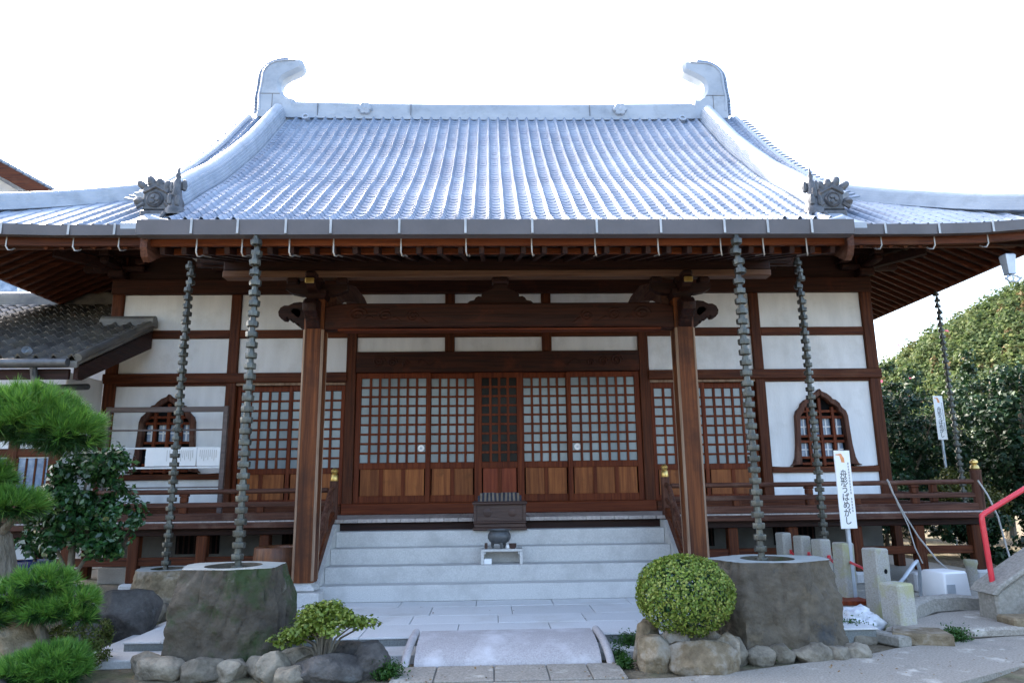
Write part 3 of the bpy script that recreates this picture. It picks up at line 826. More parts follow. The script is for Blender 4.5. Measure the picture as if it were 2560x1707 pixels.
for sx in (-1, 1):
    s1 = MB()
    s1.add([(sx * 3.7, -1.97, 4.93), (sx * 8.2, -1.97, 4.93 + 0.1), (sx * 6.3, 0.0, 5.84), (sx * 3.7, 0.0, 5.84)], [(0, 1, 2, 3)])
    s1.add([(sx * 3.7, -1.97, 4.96), (sx * 8.2, -1.97, 4.96 + 0.1), (sx * 6.3, 0.0, 5.87), (sx * 3.7, 0.0, 5.87)], [(0, 1, 2, 3)])
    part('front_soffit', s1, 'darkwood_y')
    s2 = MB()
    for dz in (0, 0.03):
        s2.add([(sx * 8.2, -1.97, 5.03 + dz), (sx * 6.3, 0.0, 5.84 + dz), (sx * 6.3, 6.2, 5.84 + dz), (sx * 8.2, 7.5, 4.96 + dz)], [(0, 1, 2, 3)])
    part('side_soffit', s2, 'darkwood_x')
    fm = MB().bar((0, -1.93, 4.88), (0, 0.05, 5.79), 0.06, 0.085).mesh('rafter', 'wood_y')
    for i in range(13):
        link('rafter', fm, T, (sx * (3.75 + 0.22 * i), 0, 0))
    dxs = -sx
    sm = MB().bar((sx * 8.15, 0, 4.93), (sx * 6.3, 0, 5.79), 0.06, 0.085).mesh('rafter', 'rafterwood')
    for i in range(28):
        y = -1.75 + 0.22 * i
        if y < 0:
            xe = 6.3 - y
            if xe > 7.95:
                continue
            part('rafter', MB().bar((sx * 8.15, y, 4.93 + 0.04 * -y), (sx * xe, y, 5.79 + (y) * 0.46), 0.06, 0.085), 'rafterwood')
        else:
            link('rafter', sm, T, (0, y, 0))
    part('hip_rafter', MB().bar((sx * 8.2, -1.97, 4.95), (sx * 6.25, 0.05, 5.72), 0.14, 0.2), 'darkwood_x')
    fa = MB().sweep([(-0.03, -0.06), (0.03, -0.06), (0.03, 0.06), (-0.03, 0.06)], [(sx * x, -1.95, 4.935 + eave_z(x)) for x in (3.7, 5, 6.2, 7, 7.6, 8.2)])
    part('fascia', fa, 'wood_x')
    part('fascia', MB().box(min(sx * 8.14, sx * 8.2), max(sx * 8.14, sx * 8.2), -1.97, 7.5, 4.93, 5.03, 0.008), 'redwood_y')
    part('eave_plank', MB().box(min(sx * 3.75, sx * 8.0), max(sx * 3.75, sx * 8.0), -1.45, -1.38, 5.02, 5.065, 0.006), 'oldwood_x')

# ================================================================ roof
PF = [(-4.62, 4.12), (-3.8, 4.45), (-3.0, 4.80), (-2.35, 5.14), (-1.75, 5.59), (-1.21, 6.01), (-0.45, 6.55), (0.36, 7.22), (1.28, 8.02), (2.0, 8.74), (2.74, 9.48)]
ys = np.linspace(-4.62, 2.74, 600)
zs = np.interp(ys, [p[0] for p in PF], [p[1] for p in PF])
kern = np.hanning(61)
kern /= kern.sum()
zp = np.concatenate([zs[0] + (ys[1] - ys[0]) * np.arange(-30, 0) * 0.37, zs, zs[-1] + (ys[1] - ys[0]) * np.arange(1, 31) * 1.0])
zs = np.convolve(zp, kern, 'valid')
arc = np.concatenate([[0], np.cumsum(np.hypot(np.diff(ys), np.diff(zs)))])


def prof(y):
    return float(np.interp(y, ys, zs))


def at_arc(s_):
    y = float(np.interp(s_, arc, ys))
    a = float(np.interp(s_ + 0.05, arc, ys)), float(np.interp(s_ + 0.05, arc, zs))
    b = float(np.interp(s_ - 0.05, arc, ys)), float(np.interp(s_ - 0.05, arc, zs))
    return y, prof(y), math.atan2(a[1] - b[1], a[0] - b[0])


TW, TE = 0.21, 0.158
U = np.array([0, 0.10, 0.22, 0.34, 0.46, 0.58, 0.66, 0.74, 0.82, 0.90, 1.0])
U = np.where(U > 0.58, 0.62 + (U - 0.6) * 0.95, U * 1.06)
U[-1] = 1.0
ZU = np.where(U < 0.62, -0.016 * np.sin(np.pi * U / 0.62), 0.056 * np.sin(np.pi * (U - 0.62) / 0.38))


def tile_arrays(wd=TW, ln=0.19, th=0.012, lift=0.008):
    n = len(U)
    v = []
    for (y, dz) in ((0.0, lift), (ln, 0.0)):
        v += [(u * wd, y, z * wd / TW + dz) for u, z in zip(U, ZU)]
    v += [(u * wd, 0.004, z * wd / TW + lift - th) for u, z in zip(U, ZU)]
    f = []
    for i in range(n - 1):
        f.append((i, i + 1, n + i + 1, n + i))
        f.append((2 * n + i, 2 * n + i + 1, i + 1, i))
    return np.array(v), np.array(f)


def tile_mesh(name, m, **k):
    v, f = tile_arrays(**k)
    me = bpy.data.meshes.new(name)
    me.from_pydata(v.tolist(), [], f.tolist())
    me.materials.append(MATS[m])
    me.polygons.foreach_set('use_smooth', [True] * len(me.polygons))
    me.set_sharp_from_angle(angle=R(40))
    return me


def tile_field(name, spots, m, rz=0.0, **k):
    """many tiles as one mesh; spots: (x, y, z, slope)"""
    v, f = tile_arrays(**k)
    rs = random.Random(3)
    V, F = [], []
    for i, (x, y, z, a) in enumerate(spots):
        a2 = a + rs.uniform(-0.004, 0.004)
        ca, sa = math.cos(a2), math.sin(a2)
        q = np.empty_like(v)
        yy = v[:, 1] * ca - v[:, 2] * sa
        zz = v[:, 1] * sa + v[:, 2] * ca
        cr, sr = math.cos(rz), math.sin(rz)
        q[:, 0] = x + v[:, 0] * cr - yy * sr
        q[:, 1] = y + v[:, 0] * sr + yy * cr
        q[:, 2] = z + zz + rs.uniform(-0.001, 0.001)
        V.append(q)
        F.append(f + i * len(v))
    me = bpy.data.meshes.new(name)
    me.from_pydata(np.concatenate(V).tolist(), [], np.concatenate(F).tolist())
    me.materials.append(MATS[m])
    me.polygons.foreach_set('use_smooth', [True] * len(me.polygons))
    me.set_sharp_from_angle(angle=R(40))
    return me


# decks under the tiles
deck = MB()
pts = [(y, prof(y)) for y in np.linspace(-4.6, 2.74, 40)]
for (xa, xb, ya) in ((-3.66, 3.66, -4.7), (-4.95, -3.66, -2.75), (3.66, 4.95, -2.75)):
    pp = [p for p in pts if p[0] > ya]
    deck.prism([(y, z - 0.02) for y, z in pp] + [(y, z - 0.10) for y, z in reversed(pp)], xa, xb, 'x')
for sx in (-1, 1):
    pp = [p for p in pts if p[0] > -1.5]
    deck.prism([(y, z - 0.02) for y, z in pp] + [(y, z - 0.12) for y, z in reversed(pp)], sx * 4.951, sx * 5.40, 'x')
deck.add([(-5.4, 2.95, 9.45), (5.4, 2.95, 9.45), (5.4, 7.7, 5.3), (-5.4, 7.7, 5.3)], [(0, 1, 2, 3)])
for sx in (-1, 1):
    E = 5.12
    deck.add([(sx * 4.6, -1.98, E), (sx * 7, -1.98, E + eave_z(7)), (sx * 8.18, -1.98, E + eave_z(8.2)), (sx * 4.6, 1.6, E + 0.63 * 3.58)], [(0, 1, 2, 3)])
    deck.add([(sx * 8.18, -1.98, E + eave_z(8.2)), (sx * 8.18, 0, E), (sx * 8.18, 7.6, E), (sx * 4.6, 4.1, E + 0.63 * 3.58), (sx * 4.6, 1.6, E + 0.63 * 3.58)], [(0, 1, 2, 3, 4)])
    deck.add([(sx * 8.18, 7.6, E), (sx * 4.6, 7.6, E), (sx * 4.6, 4.1, E + 0.63 * 3.58)], [(0, 1, 2)])
roof = part('roof', deck, 'ridgetile')
gw = MB()
for sx in (-1, 1):
    gw.prism([(-1.4, 5.3), (-1.2, 5.92)] + [(y, prof(y) - 0.13) for y in (-0.4, 0.4, 1.3, 2.0, 2.7)] + [(3.0, 9.3), (7.2, 5.6), (7.2, 5.3)], sx * 5.06, sx * 5.12, 'x')
part('gable_wall', gw, 'plaster')

tm = tile_mesh('roof_tile', 'tile')
rest, rows = [], int((arc[-1] - 0.02) / TE)
single = 0
for r_ in range(rows):
    y, z, a = at_arc(r_ * TE + 0.06)
    for i in range(43):
        x = -4.515 + i * TW
        if y < -2.75 and (x < -3.66 or x + TW > 3.68):
            continue
        if -2.2 <= y < -1.18 and single < 300 and -4.5 < x < 4.3:
            o = link('roof_tile', tm, roof, (x, y, z + random.uniform(-0.001, 0.001)), (a + random.uniform(-0.004, 0.004), 0, 0))
            single += 1
        else:
            rest.append((x, y, z, a))
    if y > -1.4:
        for x in (-5.36, -5.15, 4.94, 5.15):
            rest.append((x, y, z, a))
o = link('upper_tile', tile_field('upper_tile', rest, 'tile'), roof)
o['kind'] = 'stuff'
# skirt roofs left and right
sk_ = []
sa = math.atan(0.63)
for r_ in range(24):
    d = r_ * TE * math.cos(sa)
    y = -2.0 + d
    for i in range(18):
        for sx in (-1, 1):
            x = 4.62 + i * TW if sx > 0 else -4.62 - (i + 1) * TW
            ax = abs(x + TW / 2)
            if 8.18 - ax < d - 0.05:
                continue
            z = 5.135 + 0.63 * d + eave_z(ax) * max(0.0, 1 - d / 2.2)
            sk_.append((x, y, z, sa))
o = link('skirt_tile', tile_field('skirt_tile', sk_, 'tile'), roof)
o['kind'] = 'stuff'
# side eaves (seen at grazing angles only)
sd_ = []
for r_ in range(20):
    d = r_ * TE * math.cos(sa)
    for i in range(40):
        y = -1.6 + i * TW
        if y + 1.98 > d + 0.15:
            sd_.append((y, d))
for sx in (-1, 1):
    sp = [(sx * (8.2 - d), (y if sx > 0 else y + TW), 5.135 + 0.63 * d, sa) for y, d in sd_]
    o = link('side_tile', tile_field('side_tile', sp, 'tile', rz=R(90) * sx), roof)
    o['kind'] = 'stuff'


def ridge_section(wd, ht, layers, cap):
    sec = []
    lh = ht / layers
    for i in range(layers):
        w_ = wd / 2 - i * 0.006
        sec += [(w_, i * lh), (w_, i * lh + lh * 0.72), (w_ - 0.007, i * lh + lh * 0.78), (w_ - 0.007, (i + 1) * lh)]
    for k in range(9):
        t = math.pi * k / 8
        sec.append((cap * math.cos(t), ht + cap * 0.85 * math.sin(t)))
    return sec + [(-a, b) for a, b in reversed(sec[:layers * 4])]


# main ridge, with end pieces
rp = [(x, 2.85, 9.40 + 0.05 * (abs(x) / 4.5) ** 2) for x in np.linspace(-5.2, 5.2, 27)]
mr = part('main_ridge', MB().sweep(ridge_section(0.42, 0.36, 6, 0.13), rp, (0, 1, 0)), 'ridgetile')
for x in (-2.86, 2.78):
    md = MB()
    for k in range(6):
        t = 2 * math.pi * k / 6
        md.lathe([(0.0, 0.05), (0.055, 0.045), (0.075, 0.0)], (0.085 * math.cos(t), 0.085 * math.sin(t), 0), 10, False)
    md.lathe([(0.0, 0.06), (0.05, 0.05), (0.06, 0.0)], (0, 0, 0), 10, False)
    o = part('medallion', md, 'ridgetile', True, mr)
    o.rotation_euler = (R(90), 0, 0)
    o.location = (x, 2.64, 9.66)
for x in (-4.12, 4.14):
    o = part('round_end_tile', MB().lathe([(0.045, 0.0), (0.045, 0.03), (0.085, 0.03), (0.085, -0.2)], n=16, caps=False).lathe([(0.0, 0.005), (0.045, 0.005)], n=16, caps=False), 'ridgetile', True, mr)
    o.rotation_euler = (R(70), 0, 0)
    o.location = (x, 2.55, 9.40)
rj = MB()
for x in (-3.9, -1.86, 2.1):
    rj.box(x, x + 0.012, 2.634, 2.66, 9.50, 9.80, 0.001)
part('joint', rj, 'onitile', parent=mr)
SH = [(-5.24, 9.42), (-5.24, 9.66), (-5.25, 10.02), (-5.215, 10.29), (-5.2, 10.55), (-5.17, 10.66), (-5.08, 10.78), (-4.95, 10.86), (-4.82, 10.895), (-4.6, 10.91), (-4.38, 10.915), (-4.30, 10.89),
      (-4.265, 10.82), (-4.26, 10.74), (-4.29, 10.66), (-4.37, 10.6), (-4.58, 10.49), (-4.68, 10.42), (-4.735, 10.33), (-4.745, 10.22), (-4.72, 10.12), (-4.66, 10.03), (-4.57, 9.965), (-4.43, 9.93), (-4.41, 9.42)]
for sx in (-1, 1):
    sh = part('ridge_end', MB().prism([(-sx * x, z) for x, z in SH], 2.66, 3.04, inset=0.075), 'ridgetile', True)
    fn = MB()
    bk = [(-5.27, 9.70), (-5.275, 9.86), (-5.28, 10.02), (-5.26, 10.16), (-5.245, 10.29), (-5.235, 10.42), (-5.23, 10.55), (-5.205, 10.66), (-5.15, 10.75), (-5.08, 10.82), (-4.99, 10.88), (-4.89, 10.92), (-4.79, 10.94), (-4.69, 10.95)]
    for i in range(len(bk) * 2 - 1):
        a = bk[i // 2]
        b = bk[min(i // 2 + 1, len(bk) - 1)]
        f_ = 0.5 * (i % 2)
        x, z = a[0] + (b[0] - a[0]) * f_, a[1] + (b[1] - a[1]) * f_
        tx, tz = b[0] - a[0], b[1] - a[1]
        if b is a:
            tx, tz = 1, 0
        L = math.hypot(tx, tz)
        nx, nz = -tz / L, tx / L
        o_ = Vector((-sx * (x + nx * 0.035), 2.85, z + nz * 0.035))
        fn.lathe([(0.0, -0.045), (0.05, -0.045), (0.052, 0.0), (0.03, 0.04), (0.0, 0.045)], o_, 8, False)
    part('fin', fn, 'tile', True, sh)
    ln = MB().tube([(-sx * (x + 0.06), 2.655, z - 0.01) for x, z in ((-5.22, 9.66), (-5.24, 10.02), (-5.2, 10.3), (-5.185, 10.55), (-5.15, 10.65), (-5.06, 10.755), (-4.93, 10.82), (-4.8, 10.84), (-4.5, 10.86))], 0.016, 6)
    part('rim', ln, 'ridgetile', True, sh)
    jt = MB().box(min(-sx * -5.18, -sx * -4.74), max(-sx * -5.18, -sx * -4.74), 2.654, 2.67, 10.02, 10.034, 0.002).box(-sx * -4.9 - 0.006, -sx * -4.9 + 0.006, 2.654, 2.67, 9.6, 10.02, 0.002)
    part('seam', jt, 'annextile', parent=sh)
    # descending ridges and verge
    path = [(sx * 4.72, y, prof(y) - 0.01) for y in np.linspace(-1.9, 2.72, 30)]
    part('descending_ridge', MB().sweep(ridge_section(0.29, 0.25, 5, 0.095), path, (1, 0, 0)), 'ridgetile', True)
    vg = MB()
    path = [(sx * 5.40, y, prof(y) + 0.03) for y in np.linspace(-1.45, 2.74, 26)]
    vg.tube(path, 0.06, 8)
    vp = part('verge', vg, 'ridgetile', True)
    kt = MB().box(0, 0.21, -0.065, 0.065, -0.012, 0.016, 0.004).mesh('verge_tile', 'tile')
    s_ = float(np.interp(-1.4, ys, arc))
    while s_ < arc[-1]:
        y, z, a = at_arc(s_)
        link('verge_tile', kt, vp, (sx * 5.42 if sx > 0 else -5.63, y, z - 0.03), (a * 0.7, -sx * 0.18, 0))
        s_ += 0.16
    # hip ridge to the corner
    hp = []
    for t in np.linspace(0, 1, 20):
        x = 8.16 - 3.1 * t
        hp.append((sx * x, -1.96 + 3.1 * t, 5.12 + 0.63 * 3.1 * t + eave_z(x) * (1 - t) + 0.12 * (1 - t) ** 2))
    part('hip_ridge', MB().sweep(ridge_section(0.28, 0.22, 5, 0.085), hp), 'ridgetile', True)
    # demon tile and finial at the foot of the descending ridge
    om = [(-0.17, 0.0), (-0.17, 0.24), (-0.19, 0.32), (-0.14, 0.36), (0.0, 0.42), (0.14, 0.36), (0.19, 0.32), (0.17, 0.24), (0.17, 0.0)]
    od = part('demon_tile', MB().prism(om, -0.06, 0.06, inset=0.015).box(-0.2, 0.2, -0.07, 0.07, -0.14, 0.0, 0.02), 'onitile', True)
    od.location = (sx * 4.84, -2.05, 5.36)
    kn = MB()
    for a, b, q, tl in ((-0.235, 0.40, 0.052, 0.9), (-0.10, 0.465, 0.058, 0.35), (0.03, 0.43, 0.055, 0.1), (0.145, 0.39, 0.055, -0.2)):
        c_, s_ = math.cos(tl), math.sin(tl)
        ax_ = Vector((sx * s_, -0.15, c_))
        p0 = Vector((sx * -a * -1, -0.02, b))
        p0.x = sx * -a
        kn.tube([p0 - ax_ * 0.10, p0 - ax_ * 0.05, p0, p0 + ax_ * 0.035, p0 + ax_ * 0.052, p0 + ax_ * 0.06], [q * 0.9, q * 1.05, q, q * 0.8, q * 0.45, q * 0.1], 10)
    for a in (-0.22, 0.22):
        kn.lathe([(0.0, 0.07), (0.05, 0.05), (0.075, 0.0), (0.05, -0.05), (0.0, -0.07)], (a, -0.06, 0.12), 10, False)
        kn.tube([(a * 0.7, -0.06, 0.1), (a, -0.08, 0.03), (a * 1.15, -0.06, 0.1)], 0.035, 7)
    kn.tube([(-0.17, -0.065, 0.25), (0.0, -0.065, 0.34), (0.17, -0.065, 0.25)], 0.02, 6)
    part('horn', kn, 'onitile', True, od)
    em = MB().lathe([(0.0, 0.03), (0.08, 0.03), (0.085, 0.02), (0.10, 0.035), (0.115, 0.02), (0.12, 0.0)], n=20, caps=False)
    for k in range(3):
        t = 2 * math.pi * k / 3
        em.lathe([(0.0, 0.05), (0.03, 0.045), (0.035, 0.03)], (0.04 * math.cos(t), 0.04 * math.sin(t), 0), 8, False)
    o = part('emblem', em, 'onitile', True, od)
    o.rotation_euler = (R(90), 0, 0)
    o.location = (0, -0.06, 0.15)
    fb = MB().lathe([(0.13, 0.0), (0.14, 0.08), (0.10, 0.14), (0.11, 0.2), (0.075, 0.28), (0.055, 0.42), (0.06, 0.5), (0.03, 0.56), (0.04, 0.60), (0.015, 0.67), (0.02, 0.70), (0.0, 0.75)], n=12, caps=False)
    for t, zz, rr in ((0.3, 0.47, 0.085), (2.8, 0.45, 0.085), (-1.0, 0.2, 0.1), (-2.1, 0.22, 0.1), (1.4, 0.18, 0.1), (-1.5, 0.33, 0.06)):
        fb.lathe([(0.0, 0.09), (0.03, 0.07), (0.045, 0.0), (0.03, -0.07), (0.0, -0.09)], (rr * math.cos(t), rr * math.sin(t), zz), 8, False)
    fb.tube([(-0.1, -0.1, 0.02), (-0.16, -0.13, -0.12)], [0.035, 0.025], 7)
    fb.tube([(0.1, -0.1, 0.02), (0.15, -0.13, -0.12)], [0.035, 0.025], 7)
    o = part('ridge_finial', fb, 'onitile', True)
    o.location = (sx * 4.50, -2.2, 5.22)
    # roll tile on the porch corner
    part('corner_roll', MB().tube([(sx * 3.66, -4.5, 4.27), (sx * 3.55, -4.52, 4.235), (sx * 3.35, -4.53, 4.205), (sx * 3.1, -4.54, 4.19)], [0.05, 0.042, 0.036, 0.03], 10), 'ridgetile', True)

# ---- gutters with straps and hooks
def gutter_section(d=0.14, h=0.155):
    return [(0, h), (0.012, h), (0.012 + 0.01, 0.012), (d - 0.02, 0.012), (d - 0.012, h), (d, h), (d - 0.008, 0), (0.012, 0)]

kg = part('gutter', MB().sweep([(a, b) for a, b in gutter_section(0.15, 0.155)], [(x, -4.755, 4.018) for x in (-3.68, -1.2, 1.2, 3.64)], (0, 1, 0)).box(-3.684, -3.68, -4.75, -4.61, 4.03, 4.17, 0.001).box(3.64, 3.644, -4.75, -4.61, 4.03, 4.17, 0.001), 'gutter')
for x in (-3.13, -2.67, -2.19, -1.74, -1.05, -0.38, 0.30, 0.96, 1.62, 2.28, 2.73, 3.19):
    st = part('strap', MB().box(x - 0.012, x + 0.012, -4.764, -4.757, 4.022, 4.182, 0.002), 'strap', parent=kg)
    part('hook', MB().tube([(x, -4.60, 4.03), (x, -4.60, 3.88), (x + 0.01, -4.585, 3.845), (x + 0.02, -4.55, 3.85), (x + 0.03, -4.5, 3.88), (x + 0.03, -4.3, 3.93)], 0.008, 6), 'strap', True, kg)
for sx in (-1, 1):
    xs = [4.56, 5, 6.2, 7, 7.6, 8.3]
    g = part('gutter', MB().sweep(gutter_section(0.13, 0.15), [(sx * x, -2.12, 4.985 + eave_z(x)) for x in xs], (0, 1, 0)), 'gutter')
    sp = (4.75, 5.56, 6.35, 7.15, 7.9) if sx > 0 else (4.66, 5.35, 5.98, 6.9, 7.7)
    for x in sp:
        e = eave_z(x)
        part('strap', MB().box(sx * x - 0.016, sx * x + 0.016, -2.130, -2.122, 4.985 + e, 5.15 + e, 0.002), 'strap', parent=g)
        part('hook', MB().tube([(sx * x, -1.98, 5.0 + e), (sx * x, -1.98, 4.86 + e), (sx * x - sx * 0.02, -1.96, 4.81 + e), (sx * x - sx * 0.05, -1.93, 4.82 + e), (sx * x - sx * 0.06, -1.88, 4.86 + e)], 0.011, 6), 'strap', True, g)
    part('side_gutter', MB().sweep(gutter_section(0.13, 0.14), [(sx * 8.19, y, 4.97) for y in (-2.0, 2, 7.4)], (sx, 0, 0)), 'gutter')
# rain hopper under the right corner
hb = MB().lathe([(0.085, 0.30), (0.105, 0.28), (0.075, 0.02), (0.085, 0.0)], (7.42, -1.95, 4.42), 4, True, rot=math.pi / 4)
hp_ = part('rain_hopper', hb, 'galv')
hl = MB()
for k in range(3):
    hl.tube([(7.35 + 0.07 * k, -2.0, 4.40), (7.33 + 0.09 * k, -2.0, 4.34), (7.36 + 0.06 * k, -2.0, 4.30)], 0.01, 6)
hl.tube([(7.30, -2.0, 4.35), (7.36, -2.0, 4.30), (7.48, -2.0, 4.30), (7.54, -2.0, 4.35)], 0.012, 6)
hl.tube([(7.30, -2.0, 4.35), (7.42, -2.0, 4.40), (7.54, -2.0, 4.35)], 0.012, 6)
part('hopper_lattice', hl, 'galv', True, hp_)

# ================================================================ ground, platform, path
def axis_lines(a, b, n, far):
    near = np.linspace(a, b, n)
    out = np.array([1.5, 4, 9, 20, 45, 100, 220, 500, far])
    return np.concatenate([a - out[::-1], near, b + out])

gx, gy = axis_lines(-8, 9, 150, 1200), axis_lines(-8, 3, 110, 1200)
GX, GY = np.meshgrid(gx, gy, indexing='ij')
rng = np.random.default_rng(5)
gz = np.zeros_like(GX)
for i in range(GX.shape[0]):
    for j in range(GX.shape[1]):
        x, y = GX[i, j], GY[i, j]
        if -9 < x < 10 and -9 < y < 4:
            gz[i, j] = 0.022 * noise.noise(Vector((x * 1.3, y * 1.3, 0))) + 0.010 * noise.noise(Vector((x * 5, y * 5, 3))) - 0.012
ni, nj = GX.shape
gm = bpy.data.meshes.new('ground')
gv = np.stack([GX, GY, gz], -1).reshape(-1, 3)
gf = [(i * nj + j, (i + 1) * nj + j, (i + 1) * nj + j + 1, i * nj + j + 1) for i in range(ni - 1) for j in range(nj - 1)]
gm.from_pydata(gv.tolist(), [], gf)
gm.materials.append(MATS['soil'])
gm.polygons.foreach_set('use_smooth', [True] * len(gm.polygons))
struct(link('ground', gm))

pl = MB().box(-3.54, 3.54, -4.5, -1.2, 0.0, 0.122, 0.006).build('pavement', 'darkgranite')
struct(pl)
rs = random.Random(11)
for (y0, y1, off) in ((-4.52, -3.9, 0.35), (-3.9, -3.43, 0.75), (-3.43, -2.87, 0.1), (-2.87, -2.45, 0.5), (-2.45, -1.9, 0.2)):
    x = -3.55
    first = True
    while x < 3.54:
        x2 = min(x + (off if first and off > 0.1 else 0.91), 3.55)
        if 3.55 - x2 < 0.2:
            x2 = 3.55
        first = False
        MB().box(x + 0.0035, x2 - 0.0035, y0 + 0.0035, y1 - 0.0035, 0.1225, 0.14 + rs.uniform(-0.0015, 0.0015), 0.004).build('paving_slab', 'pavestone', pl)
        x = x2
lk = MB().box(-3.82, 2.9, -4.86, -4.503, -0.05, 0.06, 0.008).build('kerb', 'granite')
struct(lk)
MB().box(-3.82, -3.543, -4.5, -2.2, -0.05, 0.06, 0.008).build('kerb_side', 'granite', lk)
struct(MB().box(-7.4, 7.6, -1.88, 6.2, -0.1, 0.098, 0.02).build('ledge', 'concrete'))
struct(MB().box(3.83, 7.4, -3.0, -1.885, -0.1, 0.085, 0.02).build('concrete_pad', 'concrete'))

# pale worn path from the bottom edge to the right
pth = [(-0.92, -8.5), (-0.92, -5.62), (0.92, -5.62), (0.98, -5.62), (1.3, -5.60), (1.85, -5.47), (2.4, -5.27), (3.07, -5.06), (3.55, -4.78), (4.2, -4.55), (5.3, -4.30), (7.5, -4.0), (12, -3.6), (12, -5.0), (7.0, -4.75), (5.2, -5.12), (4.3, -5.42), (3.4, -5.9), (2.6, -6.6), (2.2, -8.5)]
struct(MB().prism(pth, -0.03, 0.016, 'z').build('path', 'pathmat'))
fl = MB().box(-0.92, 0.92, -5.615, -5.12, -0.05, 0.008, 0.004).build('walkway', 'concrete')
struct(fl)
xs_ = [-0.95, -0.60, -0.12, 0.32, 0.66, 0.94]
for a, b in zip(xs_[:-1], xs_[1:]):
    MB().box(a + 0.006, b - 0.006, -5.60, -5.13, 0.009, 0.024, 0.005).build('flagstone', 'pathmat', fl)
# right-hand ramp beside the stairs
struct(MB().prism([(3.72, -4.32), (4.35, -4.45), (5.4, -4.35), (8, -4.1), (8, -3.2), (5.6, -3.35), (4.75, -3.55), (4.1, -4.0)], 0.0, 0.10, 'z', 0.03).build('side_path', 'pathmat'))

# ================================================================ stone steps
st = thing('stone_steps', 'pale granite steps climbing from the platform to the hall doors', 'steps', (0, 0, 0))
for z, y0, y1, z0 in ((0.92, -1.65, -1.2, 0.142), (0.725, -1.95, -1.653, 0.142), (0.53, -2.25, -1.953, 0.142), (0.335, -2.5, -2.253, 0.142)):
    MB().box(-2.235, 2.235, y0, y1, z0, z, 0.008).build('step', 'granite', st)
for sx in (-1, 1):
    a, b = sorted((sx * 2.238, sx * 2.288))
    MB().prism([(-2.5, 0.142), (-2.5, 0.36), (-1.62, 1.02), (-1.2, 1.02), (-1.2, 0.142)], a, b, 'x').build('cheek', 'granite', st)

# ================================================================ arched stone bridge in front of the platform
br = thing('stone_bridge', 'small arched stone bridge slab with rolled rims in front of the platform', 'bridge', (0, -4.8, 0))
arcp = [(-4.56 - 0.56 * math.sin(t), 0.175 * math.cos(t)) for t in np.linspace(0, math.pi / 2, 14)]
MB().prism([(-4.44 + 4.8, 0.175)] + [(y + 4.8, z) for y, z in arcp] + [(-5.1 + 4.8, -0.05), (-4.44 + 4.8, -0.05)], -0.80, 0.80, 'x').build('slab', 'bridgestone', br, True)
for sx in (-1, 1):
    MB().sweep([(0.037 * math.cos(t), 0.037 * math.sin(t)) for t in np.linspace(0, 2 * math.pi, 13)[:-1]], [(sx * 0.85, -4.46 + 4.8, 0.165)] + [(sx * (0.85 + 0.035 * (i / 13)), y + 4.8, z - 0.01) for i, (y, z) in enumerate(arcp)], (1, 0, 0)).build('rim', 'bridgestone', br, True)


# ================================================================ rain chains
cup = MB().lathe([(0.028, 0.055), (0.034, 0.002), (0.057, 0.0), (0.060, -0.008), (0.057, -0.050), (0.052, -0.054), (0.026, -0.054)], n=8).mesh('cup', 'bronze', True)


def rain_chain(loc, z0, z1, label, pitch=0.105, sc=1.0):
    t = thing('rain_chain', label, 'rain chain', (loc[0], loc[1], z1), 0, 'rain chains hanging from the gutters')
    MB().tube([(0, 0, 0), (0, 0, z0 - z1)], 0.012, 6).build('cord', 'darkbronze', t)
    n = int((z0 - z1) / pitch)
    for i in range(n):
        z = z0 - z1 - 0.05 - i * pitch
        wob = 0.02 if i < 4 else 0.004
        o = link('cup', cup, t, (random.uniform(-wob, wob), random.uniform(-wob, wob), z), (random.uniform(-wob, wob) * 4, random.uniform(-wob, wob) * 4, random.uniform(0, 6)))
        o.scale = (sc, sc, sc)
    return t


rain_chain((-2.48, -4.69), 4.02, 0.72, 'bronze cup rain chain falling into the mossy stone basin left of the steps')
rain_chain((2.41, -4.69), 4.02, 0.72, 'bronze cup rain chain falling into the brown stone basin right of the steps')
rain_chain((-4.27, -2.1), 4.60, 0.42, 'bronze cup rain chain falling into the small basin by the left veranda', 0.112, 1.03)
rain_chain((4.24, -2.1), 4.62, 0.12, 'bronze cup rain chain hanging behind the stone posts', 0.112, 1.03)
rain_chain((8.14, 0.8), 4.95, 0.2, 'thin rain chain at the far right eave against the trees', 0.115, 0.9)


